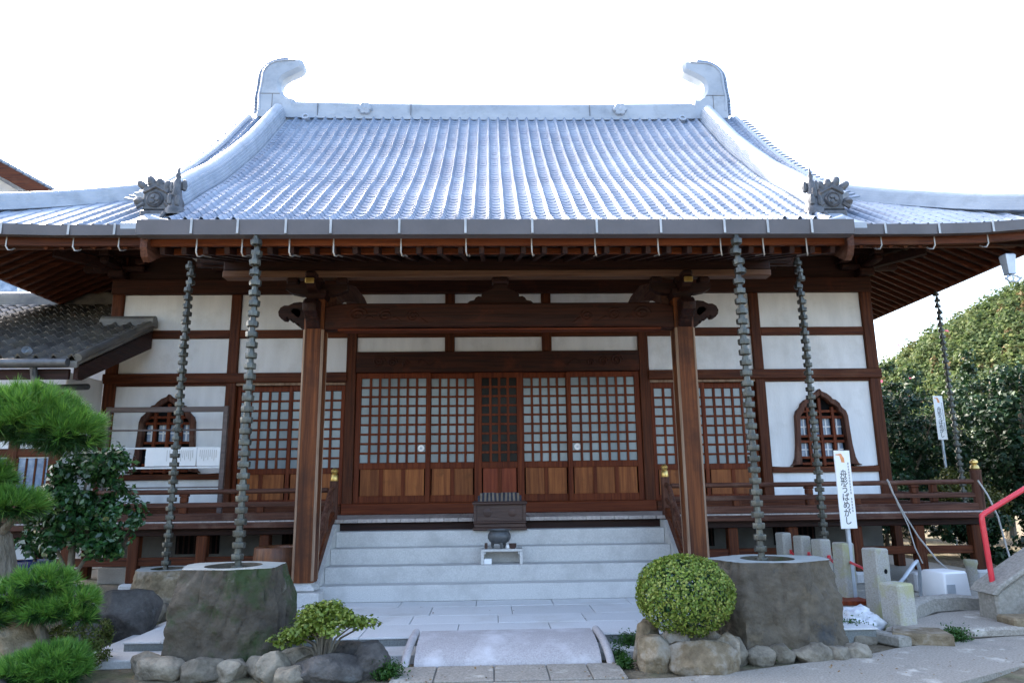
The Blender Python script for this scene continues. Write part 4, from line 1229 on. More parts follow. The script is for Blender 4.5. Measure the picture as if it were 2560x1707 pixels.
# ================================================================ stone basins
def basin(loc, top, bot, h, hole, m, seed, label, sq=3.6, cleft=None):
    t = thing('stone_basin', label, 'basin', loc, 0, 'stone rain basins under the chains')
    n = 120
    rings = []
    rs = random.Random(int(seed * 10))
    cuts = [(rs.uniform(0, 6.28), rs.uniform(0.88, 0.99)) for _ in range(9)]
    NR = 30
    for k in range(NR + 1):
        zz = k / NR
        f = 1.0 - zz ** 2.2
        ring = []
        for i in range(n):
            a = 2 * math.pi * i / n
            c, s_ = math.cos(a), math.sin(a)
            r = (abs(c) ** sq + abs(s_) ** sq) ** (-1 / sq)
            for ca, ch in cuts:
                q = math.cos(a - ca - 0.25 * noise.noise(Vector((ca, zz * 2.0, seed))))
                if q > 0.05 and r * q > ch:
                    r = ch / q
            rx = top[0] + (bot[0] - top[0]) * f
            ry = top[1] + (bot[1] - top[1]) * f
            p = Vector((c * 2.0, s_ * 2.0, zz * 1.8 + seed))
            e = 1.0 if zz < 0.97 else 0.45
            d = 1 + e * (0.07 * noise.noise(p) + 0.05 * noise.noise(p * 2.6) - 0.06 * max(0.0, 0.16 - abs(noise.noise(Vector((p.x * 1.6, p.y * 1.6, p.z * 1.2 + 9))))) / 0.16 + 0.03 * (abs(noise.noise(p * 6.0)) - 0.3) + 0.012 * noise.noise(p * 15))
            if cleft is not None:
                dl = a - cleft - 0.12 * noise.noise(Vector((0, 0, zz * 3 + seed))) - 0.15 * zz
                d -= 0.30 * math.exp(-(dl / 0.085) ** 2) * min(1.0, (1 - zz) * 2.2)
                if dl < 0:
                    d -= 0.03 * math.exp(-(dl / 0.5) ** 2)
            ring.append((c * r * rx * d, s_ * r * ry * d, zz * h))
        rings.append(ring)
    v = [p for r_ in rings for p in r_]
    f = []
    for r_ in range(len(rings) - 1):
        for i in range(n):
            k = (i + 1) % n
            f.append((r_ * n + i, r_ * n + k, (r_ + 1) * n + k, (r_ + 1) * n + i))
    MB().add(v, f).build('body', m, t, True)
    lastr = rings[-1]
    v, f = list(lastr), []
    for zz, rr in ((h + 0.001, hole), (h - 0.012, hole * 0.97), (h - 0.3, hole * 0.85)):
        v += [(hole * 0 + rr * math.cos(2 * math.pi * i / n), rr * math.sin(2 * math.pi * i / n), zz) for i in range(n)]
    f = [(i, (i + 1) % n, n + (i + 1) % n, n + i) for i in range(n)]
    MB().add(v[:2 * n], f).build('rim', 'basintop', t)
    v2 = v[n:]
    f = [(r_ * n + i, r_ * n + (i + 1) % n, (r_ + 1) * n + (i + 1) % n, (r_ + 1) * n + i) for r_ in range(2) for i in range(n)]
    MB().add(v2, f).build('hollow', 'basinrock', t, True)
    MB().lathe([(0.0, 0.0), (hole * 0.9, 0.0)], (0, 0, h - 0.2), 32, False).build('water', 'water', t)
    return t


basin((-2.49, -4.76, 0.06), (0.47, 0.40), (0.595, 0.48), 0.77, 0.25, 'basinrock', 1.3, 'big moss-stained stone basin left of the steps')
basin((2.46, -4.70, 0.06), (0.545, 0.41), (0.61, 0.46), 0.75, 0.245, 'basinrock2', 4.1, 'big brown stone basin beside the round clipped bush', cleft=-1.88)
basin((-4.22, -2.15, 0.12), (0.38, 0.33), (0.43, 0.38), 0.42, 0.20, 'tanrock', 7.7, 'smaller stone basin behind, next to the left veranda', 2.4)


ORD = ['leftmost', 'second from the left', 'third from the left', 'fourth from the left', 'fifth from the left', 'sixth from the left', 'seventh from the left', 'eighth from the left']


def ranked(xs, i, what):
    k = sorted(xs).index(xs[i])
    return (ORD[k] if k < len(xs) - 1 else 'rightmost') + ' ' + what


def rock(loc, size, seed, m, label, cat='rock', group=None, rz=0.0, sub=4, name='rock'):
    o = link(name, rock_mesh(name, size, seed, m, sub), None, loc, (0, 0, rz))
    return tag(o, label, cat, group)


rs = random.Random(21)
RX_657 = ((-2.88, -5.12, 0.36, 0.2), (-2.53, -5.17, 0.30, 0.19), (-2.27, -5.18, 0.20, 0.17), (-2.03, -5.14, 0.27, 0.2), (-3.10, -4.86, 0.24, 0.18), (-1.84, -4.95, 0.24, 0.18))
for i, (x, y, w_, h_) in enumerate(RX_657):
    rock((x, y - 0.08, h_ * 0.30), (w_ * 1.25, 0.26, h_), 30 + i, 'rock', ranked([q[0] for q in RX_657], i, 'rough grey stone under the mossy left front basin'), 'stone', 'stones under the left front basin', rs.uniform(-0.4, 0.4))
RX_201 = ((1.95, -4.98, 0.22, 0.24), (2.17, -5.0, 0.2, 0.16), (2.37, -5.0, 0.19, 0.17), (2.63, -5.0, 0.33, 0.17), (2.88, -4.96, 0.16, 0.14), (3.06, -4.9, 0.2, 0.15))
for i, (x, y, w_, h_) in enumerate(RX_201):
    rock((x, y - 0.1, h_ * 0.30), (w_ * 1.25, 0.24, h_ * 1.1), 50 + i, 'rock', ranked([q[0] for q in RX_201], i, 'stone in the row under the brown right basin'), 'stone', 'stones under the right front basin', rs.uniform(-0.4, 0.4))
RX_350 = ((-4.5, -2.55, 0.2, 0.24), (-4.28, -2.58, 0.2, 0.26), (-4.06, -2.56, 0.2, 0.22), (-3.9, -2.45, 0.2, 0.24))
for i, (x, y, w_, h_) in enumerate(RX_350):
    rock((x, y, h_ * 0.38), (w_ * 1.2, 0.22, h_), 70 + i, 'rock', ranked([q[0] for q in RX_350], i, 'pale stone under the small rear basin'), 'stone', 'stones under the rear basin', rs.uniform(-0.4, 0.4))

# planter of tan stones round the clipped bush, and of grey stones round the small bushy shrub
RX_822 = ((1.25, -5.28, 0.30, 0.26, 0.30), (1.60, -5.42, 0.50, 0.26, 0.28), (1.20, -5.05, 0.22, 0.22, 0.38), (1.86, -5.22, 0.22, 0.26, 0.30), (1.42, -5.22, 0.3, 0.24, 0.33), (1.75, -5.0, 0.3, 0.24, 0.3))
for i, (x, y, w_, d_, h_) in enumerate(RX_822):
    rock((x, y, h_ * 0.38), (w_ * 1.15, d_ * 1.1, h_ * 1.05), 90 + i, 'tanrock', ranked([q[0] for q in RX_822], i, 'tan stone edging the clipped bush bed'), 'stone', 'stones round the clipped bush', rs.uniform(-0.2, 0.2))
RX_569 = ((-1.90, -5.38, 0.22, 0.22, 0.26), (-1.72, -5.55, 0.2, 0.18, 0.18), (-1.45, -5.48, 0.52, 0.24, 0.24), (-1.14, -5.30, 0.26, 0.3, 0.30), (-1.75, -5.15, 0.3, 0.22, 0.22), (-1.3, -5.1, 0.4, 0.22, 0.26))
for i, (x, y, w_, d_, h_) in enumerate(RX_569):
    rock((x, y, h_ * 0.36), (w_ * 1.15, d_ * 1.1, h_ * 1.05), 110 + i, 'greyrock' if i in (2, 3, 5) else 'rock', ranked([q[0] for q in RX_569], i, 'stone edging the small spreading shrub bed'), 'stone', 'stones round the small shrub', rs.uniform(-0.2, 0.2))
struct(MB().lathe([(0.27, -0.05), (0.26, 0.18), (0.18, 0.22), (0.0, 0.23)], (1.53, -5.17, 0), 24, False).build('bush_bed', 'soil', None, True), 'structure')
struct(MB().lathe([(0.26, -0.05), (0.25, 0.12), (0.18, 0.15), (0.0, 0.16)], (-1.5, -5.26, 0), 24, False).build('shrub_bed', 'soil', None, True), 'structure')

# rocks of the left garden
rock((-4.0, -3.55, 0.16), (0.75, 0.55, 0.62), 131, 'greyrock', 'big dark grey boulder with pale streaks beside the left kerb', sub=4)
rock((-4.28, -3.85, 0.06), (0.42, 0.4, 0.4), 133, 'greyrock', 'smaller dark boulder leaning on the big grey one')
rock((-3.66, -2.75, 0.08), (0.26, 0.26, 0.32), 136, 'rock', 'pale upright stone behind the mossy basin')
rock((-4.22, -5.10, 0.22), (0.62, 0.45, 0.55), 137, 'tanrock', 'tan boulder under the low garden pine', sub=4)
rock((-4.10, -5.62, 0.0), (0.62, 0.5, 0.34), 139, 'greyrock', 'low dark rock in the bottom left corner', sub=4)
rock((-4.85, -4.55, 0.3), (0.7, 0.6, 0.8), 141, 'greyrock', 'dark rock beneath the large cloud pine', sub=4)
rock((3.42, -4.45, 0.02), (0.24, 0.2, 0.16), 143, 'rock', 'small rounded stone beside the drain right of the brown basin')

# ================================================================ vegetation
def shell_pts(rng, n, c, r, inner=0.75, power=1.0):
    d = rng.normal(0, 1, (n, 3))
    d /= np.linalg.norm(d, axis=1)[:, None]
    k = rng.uniform(inner, 1.0, n)[:, None]
    return np.array(c) + d * k * np.array(r), d


# clipped globe bush
bu = thing('clipped_bush', 'round clipped green box bush in a ring of tan stones', 'bush', (1.52, -5.22, 0.22))
rg = np.random.default_rng(3)
p1, n1 = shell_pts(rg, 11500, (0, 0, 0.36), (0.42, 0.40, 0.335), 0.87)
k = 1 + 0.035 * np.sin(7 * p1[:, 0] + 3) * np.sin(8 * p1[:, 1]) + 0.02 * np.sin(23 * p1[:, 0]) * np.sin(19 * p1[:, 2])
p1 = (p1 - [0, 0, 0.36]) * k[:, None] + [0, 0, 0.36]
hole = np.array([noise.noise(Vector(q) * 9.0) for q in p1]) > 0.38
low = ((p1[:, 2] < 0.2) & (rg.random(len(p1)) < 0.45)) | (hole & (rg.random(len(p1)) < 0.75))
p1, n1 = p1[~low], n1[~low]
link('crown', quad_cloud('crown', p1, n1, 0.030, 'boxleaf', 0.6, rg, 0.55), bu)
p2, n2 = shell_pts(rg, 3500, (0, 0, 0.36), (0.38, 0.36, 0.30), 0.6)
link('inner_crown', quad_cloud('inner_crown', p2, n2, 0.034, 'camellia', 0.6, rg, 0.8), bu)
tw = MB()
for i in range(9):
    a = i * 0.7
    tw.tube([(0.03 * math.cos(a), 0.03 * math.sin(a), -0.05), (0.1 * math.cos(a), 0.1 * math.sin(a), 0.15), (0.24 * math.cos(a), 0.24 * math.sin(a), 0.4)], [0.022, 0.015, 0.005], 6)
tw.build('trunk', 'bark', bu, True)

# small spreading shrub
sb = thing('small_shrub', 'small spreading shrub with bright yellow-green leaves in a grey stone bed', 'shrub', (-1.52, -5.3, 0.15))
rg = np.random.default_rng(8)
tw = MB()
cl = []
for i in range(30):
    a = rg.uniform(0, 6.28)
    L = rg.uniform(0.05, 0.37)
    ex, ey, ez = L * math.cos(a) * 1.05, 0.6 * L * math.sin(a), 0.42 - 0.5 * L + rg.uniform(-0.06, 0.04)
    if ex < -0.2:
        ez -= 0.12
    tw.tube([(0.03 * math.cos(a), 0.03 * math.sin(a), -0.03), (0.35 * ex, 0.35 * ey, ez * 0.55), (ex, ey, ez)], [0.014, 0.010, 0.004], 6)
    cl.append((ex, ey, ez))
    cl.append((0.65 * ex, 0.65 * ey, ez * 0.95 + 0.03))
P_, N_ = [], []
for c in cl:
    a, b = shell_pts(rg, 110, c, (0.115, 0.10, 0.06), 0.3)
    P_.append(a)
    N_.append(b * 0.4 + np.array([0, 0, 0.8]))
link('crown', quad_cloud('crown', np.concatenate(P_), np.concatenate(N_), 0.034, 'bonsaileaf', 0.75, rg, 0.5), sb)
tw.build('trunk', 'bark', sb, True)


# pines
def needle_mesh(name, tufts, dirs, rng, ln=0.085, per=26, m='pineleaf', width=0.0046, spread=0.5):
    T_ = len(tufts)
    base = np.repeat(tufts, per, 0)
    d = np.repeat(dirs, per, 0) + rng.normal(0, spread, (T_ * per, 3))
    d /= np.linalg.norm(d, axis=1)[:, None]
    L = ln * rng.uniform(0.7, 1.15, T_ * per)[:, None]
    s_ = np.cross(d, rng.normal(0, 1, (T_ * per, 3)))
    s_ /= np.linalg.norm(s_, axis=1)[:, None]
    off = d * rng.uniform(0, 0.02, T_ * per)[:, None]
    v = np.empty((T_ * per, 3, 3))
    v[:, 0] = base + off - s_ * width
    v[:, 1] = base + off + s_ * width
    v[:, 2] = base + off + d * L
    return soup(name, v, m)


def pine(name, label, loc, trunk, pads, seed, ln=0.085, dens=1.0, cat='pine tree'):
    t = thing(name, label, cat, loc)
    rng = np.random.default_rng(seed)
    tb = MB()
    for path, rad in trunk:
        tb.tube(path, rad, 10)
    tb.build('trunk', 'bark', t, True)
    A, D, A2, D2 = [], [], [], []
    for (c, r) in pads:
        n = int(dens * 620 * (r[0] * r[1]) / 0.25)
        d = rng.normal(0, 1, (n, 3))
        d[:, 2] = np.abs(d[:, 2]) * 0.9 - 0.12
        d /= np.linalg.norm(d, axis=1)[:, None]
        cl_ = np.array([noise.noise(Vector(q) * 3.3 + Vector(c) * 5) for q in d])
        p = np.array(c) + d * np.array(r) * (rng.uniform(0.78, 1.0, n) + 0.30 * cl_)[:, None]
        kp = cl_ > -0.28
        p, d = p[kp], d[kp]
        A.append(p)
        D.append(d * np.array([0.8, 0.8, 0.7]) + np.array([0, 0, 0.55]))
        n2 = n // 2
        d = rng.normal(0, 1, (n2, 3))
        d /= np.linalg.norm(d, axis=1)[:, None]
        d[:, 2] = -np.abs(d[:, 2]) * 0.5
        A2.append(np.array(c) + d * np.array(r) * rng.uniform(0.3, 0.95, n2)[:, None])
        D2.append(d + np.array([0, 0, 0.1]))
    link('crown', needle_mesh('crown', np.concatenate(A), np.concatenate(D), rng, ln), t)
    link('shade_needles', needle_mesh('shade_needles', np.concatenate(A2), np.concatenate(D2), rng, ln, m='pineshade'), t)  # underside needles, coloured darker to stand for the shade beneath each pad
    return t


pine('cloud_pine', 'large garden pine with a flat bright green cushion of needles at the left edge', (-4.95, -4.5, 0.0),
     [([(0.2, 0.05, -0.05), (0.22, 0.02, 0.55), (0.12, 0, 1.05), (-0.2, 0, 1.4), (-0.3, 0, 1.8), (-0.1, 0.05, 2.05)], [0.21, 0.18, 0.15, 0.12, 0.09, 0.06]),
      ([(-0.1, 0.05, 2.03), (0.4, 0.05, 2.08), (0.85, 0.0, 2.04)], [0.05, 0.035, 0.015]),
      ([(0.12, 0, 1.05), (0.35, -0.1, 1.3), (0.5, -0.1, 1.38)], [0.05, 0.03, 0.015])],
     [((0.32, 0, 2.16), (0.40, 0.34, 0.33)), ((0.66, 0, 2.03), (0.30, 0.28, 0.25)), ((-0.1, 0, 2.2), (0.35, 0.3, 0.28)), ((-0.02, -0.05, 1.62), (0.2, 0.2, 0.17)), ((0.3, -0.1, 1.36), (0.26, 0.2, 0.13))], 12, 0.14)
pine('low_pine', 'low spreading pine above the tan boulder in the left garden', (-4.2, -5.2, 0.0),
     [([(0.28, 0.1, 0.0), (0.30, 0.08, 0.3), (0.2, 0.0, 0.55), (0.1, 0, 0.7)], [0.05, 0.045, 0.035, 0.02]), ([(0.2, 0, 0.5), (0.5, 0, 0.62)], [0.03, 0.012]), ([(0.2, 0, 0.5), (-0.2, 0, 0.58)], [0.03, 0.012])],
     [((0.28, 0, 0.74), (0.22, 0.18, 0.12)), ((0.05, -0.02, 0.63), (0.24, 0.18, 0.12)), ((0.52, 0.02, 0.58), (0.20, 0.16, 0.11)), ((0.36, -0.05, 0.52), (0.22, 0.14, 0.08)), ((-0.1, -0.1, 0.48), (0.16, 0.14, 0.10)), ((0.60, 0.05, 0.46), (0.10, 0.10, 0.06))], 14, 0.09, 1.2)
pine('dwarf_pine', 'dwarf pine mound at the front of the left garden', (-3.74, -5.42, 0.0),
     [([(0, 0, -0.05), (0.02, 0, 0.15), (0.1, 0, 0.25)], [0.03, 0.025, 0.01])],
     [((0.10, 0, 0.17), (0.23, 0.2, 0.12)), ((-0.08, -0.05, 0.12), (0.22, 0.18, 0.10)), ((0.2, -0.02, 0.09), (0.16, 0.16, 0.08))], 15, 0.09, 1.2)


def leafy(name, label, loc, crown, leaf, m, seed, stems, n=5000, cat='tree', group=None, inner=0.35, jit=0.6, upw=0.5, clump=None, cr=0.3):
    t = thing(name, label, cat, loc, 0, group)
    rng = np.random.default_rng(seed)
    P_, N_ = [], []
    vol = sum(r[0] * r[1] * r[2] for _, r in crown)
    for c, r in crown:
        k = max(3, int((clump or 40) * r[0] * r[1] * r[2] / vol))
        cc, cd_ = shell_pts(rng, k, c, r, inner)
        per = max(4, int(n * r[0] * r[1] * r[2] / vol / k))
        for q, d in zip(cc, cd_):
            s_ = cr * rng.uniform(0.6, 1.3)
            a, b = shell_pts(rng, per, q, (s_, s_, s_ * 0.7), 0.2)
            P_.append(a)
            N_.append(b * 0.5 + d * 0.3 + np.array([0, 0, upw]))
    link('crown', quad_cloud('crown', np.concatenate(P_), np.concatenate(N_), leaf, m, 0.5, rng, jit), t)
    tb = MB()
    for path, rad in stems:
        tb.tube(path, rad, 8)
    tb.build('trunk', 'bark', t, True)
    return t


leafy('camellia_shrub', 'dark glossy camellia shrub in front of the left veranda', (-4.62, -3.6, 0.0),
      [((0.05, 0, 1.6), (0.46, 0.4, 0.46)), ((-0.22, 0, 1.3), (0.38, 0.35, 0.35)), ((0.42, 0, 1.2), (0.32, 0.3, 0.26)), ((0.05, 0, 1.05), (0.55, 0.3, 0.22)), ((0.3, 0, 0.92), (0.3, 0.25, 0.14))], 0.075, 'camellia', 22,
      [([(0.0, 0, -0.1), (0.02, 0, 0.5), (0.0, 0, 1.0), (0.08, 0, 1.6)], [0.05, 0.04, 0.03, 0.012]), ([(0.01, 0, 0.55), (0.18, 0, 0.85), (0.35, 0, 1.15)], [0.025, 0.018, 0.008]), ([(0.01, 0, 0.6), (-0.15, 0, 0.9), (-0.3, 0, 1.2)], [0.022, 0.016, 0.008])],
      8500, 'shrub', clump=120, cr=0.14, inner=0.45)
o = tag(MB().lathe([(0.0, -0.02), (0.03, -0.01), (0.03, 0.02), (0.0, 0.03)], (-4.12, -3.92, 1.22), 8, False).build('yellow_flower', 'yellowleaf', None, True), 'single small orange-yellow blossom on the camellia shrub', 'flower')
leafy('azalea_mound', 'mossy green azalea mound beneath the low pine', (-3.72, -4.9, 0.0),
      [((0, 0, 0.22), (0.26, 0.25, 0.24))], 0.028, 'mossleaf', 24, [([(0, 0, -0.05), (0, 0, 0.2)], [0.03, 0.015])], 5200, 'shrub', clump=150, cr=0.05, inner=0.85)
pt_ = thing('flower_pot', 'deep blue glazed pot behind the garden pines', 'pot', (-5.36, -3.0, 0.0))
MB().lathe([(0.13, 0.0), (0.17, 0.3), (0.2, 0.66), (0.215, 0.7), (0.215, 0.74), (0.19, 0.74), (0.185, 0.68), (0.0, 0.67)], n=24, caps=False).build('pot', 'bluepot', pt_, True)
leafy('pot_plant', 'leafy plant growing in the blue pot', (-5.36, -3.0, 0.7), [((0, 0, 0.2), (0.25, 0.2, 0.2))], 0.1, 'camellia', 26, [([(0, 0, -0.05), (0, 0, 0.3)], [0.02, 0.01])], 260, 'plant', clump=12, cr=0.12)

# weeds and grass tufts
for i, (x, y, r_, lb) in enumerate(((1.14, -4.62, 0.16, 'green weeds growing against the kerb left of the clipped bush'), (0.98, -5.22, 0.07, 'tiny weed beside the flagstones near the clipped bush bed'), (3.40, -4.25, 0.2, 'clump of grass right of the brown basin'),
                                    (4.28, -4.52, 0.14, 'weed tuft at the edge of the right path'), (2.35, -5.13, 0.06, 'tiny weed among the stones under the brown basin'), (-0.98, -5.42, 0.13, 'weeds at the left edge of the flagstones'), (-1.22, -5.05, 0.10, 'weeds behind the small shrub bed'), (0.96, -4.98, 0.08, 'small weed near the right rim of the bridge'))):
    rg = np.random.default_rng(200 + i)
    t = thing('weed_tuft', lb, 'weeds', (x, y, 0.0))
    n = int(700 * r_ / 0.1)
    a = rg.normal(0, 0.45, (n, 3)) * [r_, r_ * 0.7, 0]
    a[:, 2] = np.abs(rg.normal(0.05, 0.035, n)) * (0.6 + 4 * r_)
    link('leaves', quad_cloud('leaves', a, np.tile([0, 0, 1.0], (n, 1)), 0.03, 'weedleaf', 0.45, rg, 0.8), t)

# ================================================================ on and beside the steps
ob = thing('offering_box', 'dark wooden offering box with a striped top on the upper step', 'box', (-0.02, -1.5, 0.922))
MB().box(-0.33, 0.33, -0.20, 0.22, 0.09, 0.36, 0.006).build('body', 'boxwood', ob)
fr = MB()
for x in (-0.335, 0.335):
    fr.box(x - 0.022, x + 0.022, -0.222, -0.18, 0.09, 0.34, 0.006)
fr.box(-0.375, 0.375, -0.25, 0.26, 0.335, 0.378, 0.014)
fr.box(-0.36, 0.36, -0.235, 0.25, 0.085, 0.118, 0.01)
fr.box(-0.35, 0.35, -0.225, 0.24, 0.035, 0.085, 0.008)
fr.box(-0.37, 0.37, -0.245, 0.25, 0.0, 0.034, 0.01)
fr.build('frame', 'boxwood', ob)
nS = 21
for i in range(nS):
    x = -0.285 + 0.57 * i / (nS - 1)
    e = max(0.0, (abs(x) - 0.235) / 0.05)
    hh = 0.115 * (1 - 0.35 * e * e) - 0.008 * math.exp(-((x + 0.02) / 0.04) ** 2)
    wv = 0.57 / (nS - 1) * 0.5
    sk2 = 0.008 * math.sin(x * 23)
    MB().prism([(x - wv + 0.0006, 0.379), (x + wv - 0.0006, 0.379), (x + wv - 0.0006 + sk2, 0.379 + hh), (x - wv + 0.0006 + sk2, 0.379 + hh)], -0.17, 0.18).build('stripe', 'bluestripe' if i % 2 == 0 else 'tanstripe', ob)
for x in (-0.17, 0.17):
    o = MB().lathe([(0.0, 0.008), (0.05, 0.006), (0.06, 0.0)], n=14, caps=False).build('crest', 'boxwood', ob, True)
    o.rotation_euler = (R(90), 0, 0)
    o.location = (x, -0.20, 0.23)
tb_ = thing('stone_table', 'small pale stone table standing on the middle step', 'table', (-0.005, -2.11, 0.532))
MB().box(-0.267, 0.267, -0.13, 0.13, 0.155, 0.187, 0.004).build('top', 'granite', tb_)
for sx in (-1, 1):
    a, b = sorted((sx * 0.267, sx * 0.228))
    MB().box(a, b, -0.13, 0.13, 0.0, 0.154, 0.004).box(min(sx * 0.227, sx * 0.205), max(sx * 0.227, sx * 0.205), -0.12, 0.12, 0.125, 0.154, 0.003).build('leg', 'granite', tb_)
pot = thing('incense_burner', 'round dark bronze incense burner on the stone table', 'incense burner', (-0.035, -2.13, 0.72))
MB().lathe([(0.0, 0.055), (0.07, 0.058), (0.125, 0.085), (0.15, 0.13), (0.145, 0.175), (0.125, 0.205), (0.12, 0.215), (0.15, 0.228), (0.152, 0.238), (0.125, 0.238), (0.11, 0.2), (0.0, 0.19)], n=28, caps=False).build('bowl', 'darkbronze', pot, True)
for k in range(3):
    a = -math.pi / 2 + 0.25 + 2 * math.pi * k / 3
    MB().tube([(0.085 * math.cos(a), 0.085 * math.sin(a), 0.075), (0.095 * math.cos(a), 0.095 * math.sin(a), 0.03), (0.085 * math.cos(a), 0.085 * math.sin(a), 0.0)], [0.026, 0.018, 0.015], 8).build('leg', 'darkbronze', pot, True)
tag(MB().lathe([(0.018, 0), (0.02, 0.02), (0.02, 0.07), (0.015, 0.075), (0.0, 0.075)], (-0.205, -2.2, 0.72), 12, False).build('incense_holder', 'boxwood', None, True), 'thin dark red cylinder left of the incense burner', 'holder')
tag(MB().lathe([(0.03, 0), (0.045, 0.02), (0.05, 0.065), (0.046, 0.065), (0.04, 0.02), (0.0, 0.015)], (0.135, -2.2, 0.72), 16, False).build('cup_bowl', 'boxwood', None, True), 'small dark red bowl right of the incense burner', 'bowl')
tag(MB().lathe([(0.0, 0), (0.026, 0.004), (0.03, 0.025), (0.018, 0.05), (0.0, 0.056)], (0.075, -2.19, 0.72), 12, False).build('small_jar', 'whiteplastic', None, True), 'tiny pale jar between the burner and the red bowl', 'jar')
tag(MB().box(-0.232, -0.135, -2.225, -2.13, 0.533, 0.60, 0.004).build('small_carton', 'paper'), 'little white box under the stone table', 'box')

mt = thing('wooden_mortar', 'reddish hollowed tree trunk tub standing behind the left porch pillar', 'tub', (-2.87, -2.05, 0.12))
MB().lathe([(0.27, 0.0), (0.305, 0.2), (0.315, 0.5), (0.305, 0.645), (0.29, 0.66), (0.20, 0.655), (0.185, 0.63), (0.17, 0.4), (0.0, 0.38)], n=32, caps=False).build('body', 'mortarwood', mt, True)

# notice rack in front of the left bell window
rk = thing('notice_rack', 'weathered wooden rack with wires and white notice sheets before the left window', 'rack', (-5.0, -0.7, 1.08))
for x in (-0.93, 0.83):
    MB().box(x - 0.035, x + 0.035, -0.03, 0.03, 0.0, 1.67, 0.006).build('post', 'rackwood', rk)
MB().box(-0.9, 0.8, -0.025, 0.025, 1.585, 1.665, 0.006).build('top_rail', 'rackwood', rk)
MB().box(-0.894, 0.794, -0.02, 0.02, 1.30, 1.325, 0.004).build('rail', 'rackwood', rk)
MB().box(-0.894, 0.794, -0.02, 0.02, 1.03, 1.055, 0.004).build('rail', 'whiteframe', rk)
MB().box(-0.894, 0.794, -0.02, 0.02, 0.735, 0.765, 0.004).build('rail', 'whiteframe', rk)
MB().box(-0.894, 0.794, -0.02, 0.02, 0.45, 0.47, 0.004).build('rail', 'rackwood', rk)
for a, b in ((-0.31, 0.10), (0.11, 0.44), (0.45, 0.79)):
    v, f = [], []
    for i in range(7):
        x = a + (b - a) * i / 6
        for z, yy in ((1.045, -0.024), (0.92, -0.034), (0.775, -0.026)):
            v.append((x, yy - 0.006 * math.sin(i * 1.1), z))
    f = [(i * 3 + k, (i + 1) * 3 + k, (i + 1) * 3 + k + 1, i * 3 + k + 1) for i in range(6) for k in range(2)]
    o = MB().add(v, f).build('sheet', 'paper', rk, True)
    ink = MB()
    for k in range(9):
        x = a + 0.05 + (b - a - 0.1) * k / 8
        if a < 0 and k < 7:
            continue
        L = 0.1 + 0.08 * ((k * 7) % 5) / 5
        ink.box(x - 0.003, x + 0.003, -0.0425, -0.042, 1.01 - L, 1.01, 0.0001)
    ink.build('faint_line', 'cable', rk)


# ================================================================ sign boards
def text_mesh(txt, size, m):
    c = bpy.data.curves.new('sign_text', 'FONT')
    c.body = txt
    c.size = size
    c.align_x = 'CENTER'
    c.align_y = 'CENTER'
    c.extrude = 0.0004
    c.resolution_u = 3
    c.offset = size * 0.012
    o = bpy.data.objects.new('sign_text', c)
    COL.objects.link(o)
    dg = bpy.context.evaluated_depsgraph_get()
    dg.update()
    me = bpy.data.meshes.new_from_object(o.evaluated_get(dg))
    bpy.data.objects.remove(o)
    me.materials.clear()
    me.materials.append(MATS[m])
    return me


GLY = [text_mesh(ch, 0.105, 'signink') for ch in '舟形うばめがし']


def sign(loc, rz, zb, label, tilt=0.0):
    t = thing('sign_board', label, 'sign', loc, rz, 'white pointing sign boards')
    MB().box(-0.022, 0.022, 0.008, 0.05, 0.0, zb + 0.9, 0.004).build('post', 'galv', t)
    bd = MB().box(-0.115, 0.115, -0.008, 0.006, zb, zb + 0.95, 0.003).build('board', 'signwhite', t)
    for i, g in enumerate(GLY):
        o = link('character', g, bd, (-0.008, -0.0095, zb + 0.655 - i * 0.094), (R(90), 0, 0))
    sm = MB()
    rs = random.Random(4)
    for i in range(17):
        z = zb + 0.80 - i * 0.036
        if i == 11:
            continue
        for k in range(3):
            sm.box(0.062, 0.085, -0.0095, -0.0088, z - k * 0.0095 - 0.003, z - k * 0.0095, 0.0001)
        sm.box(0.071, 0.075, -0.0096, -0.0089, z - 0.024, z + 0.002, 0.0001)
    sm.build('small_print', 'signink', bd)
    hand = [(-0.098, 0.895), (-0.094, 0.906), (-0.055, 0.908), (-0.03, 0.915), (-0.008, 0.908), (0.008, 0.875), (0.022, 0.86), (0.028, 0.80), (-0.02, 0.805), (-0.03, 0.85), (-0.04, 0.885), (-0.05, 0.888)]
    MB().prism([(a, zb + b) for a, b in hand], -0.0095, -0.0085).build('pointing_hand', 'signhand', bd)
    return t


sg1 = sign((4.27, -2.72, 0.08), R(12), 0.86, 'white sign board with a pointing hand standing among the stone posts')
sign((9.66, 3.5, 0.0), R(8), 2.36, 'white sign board with a pointing hand before the trees behind the veranda')

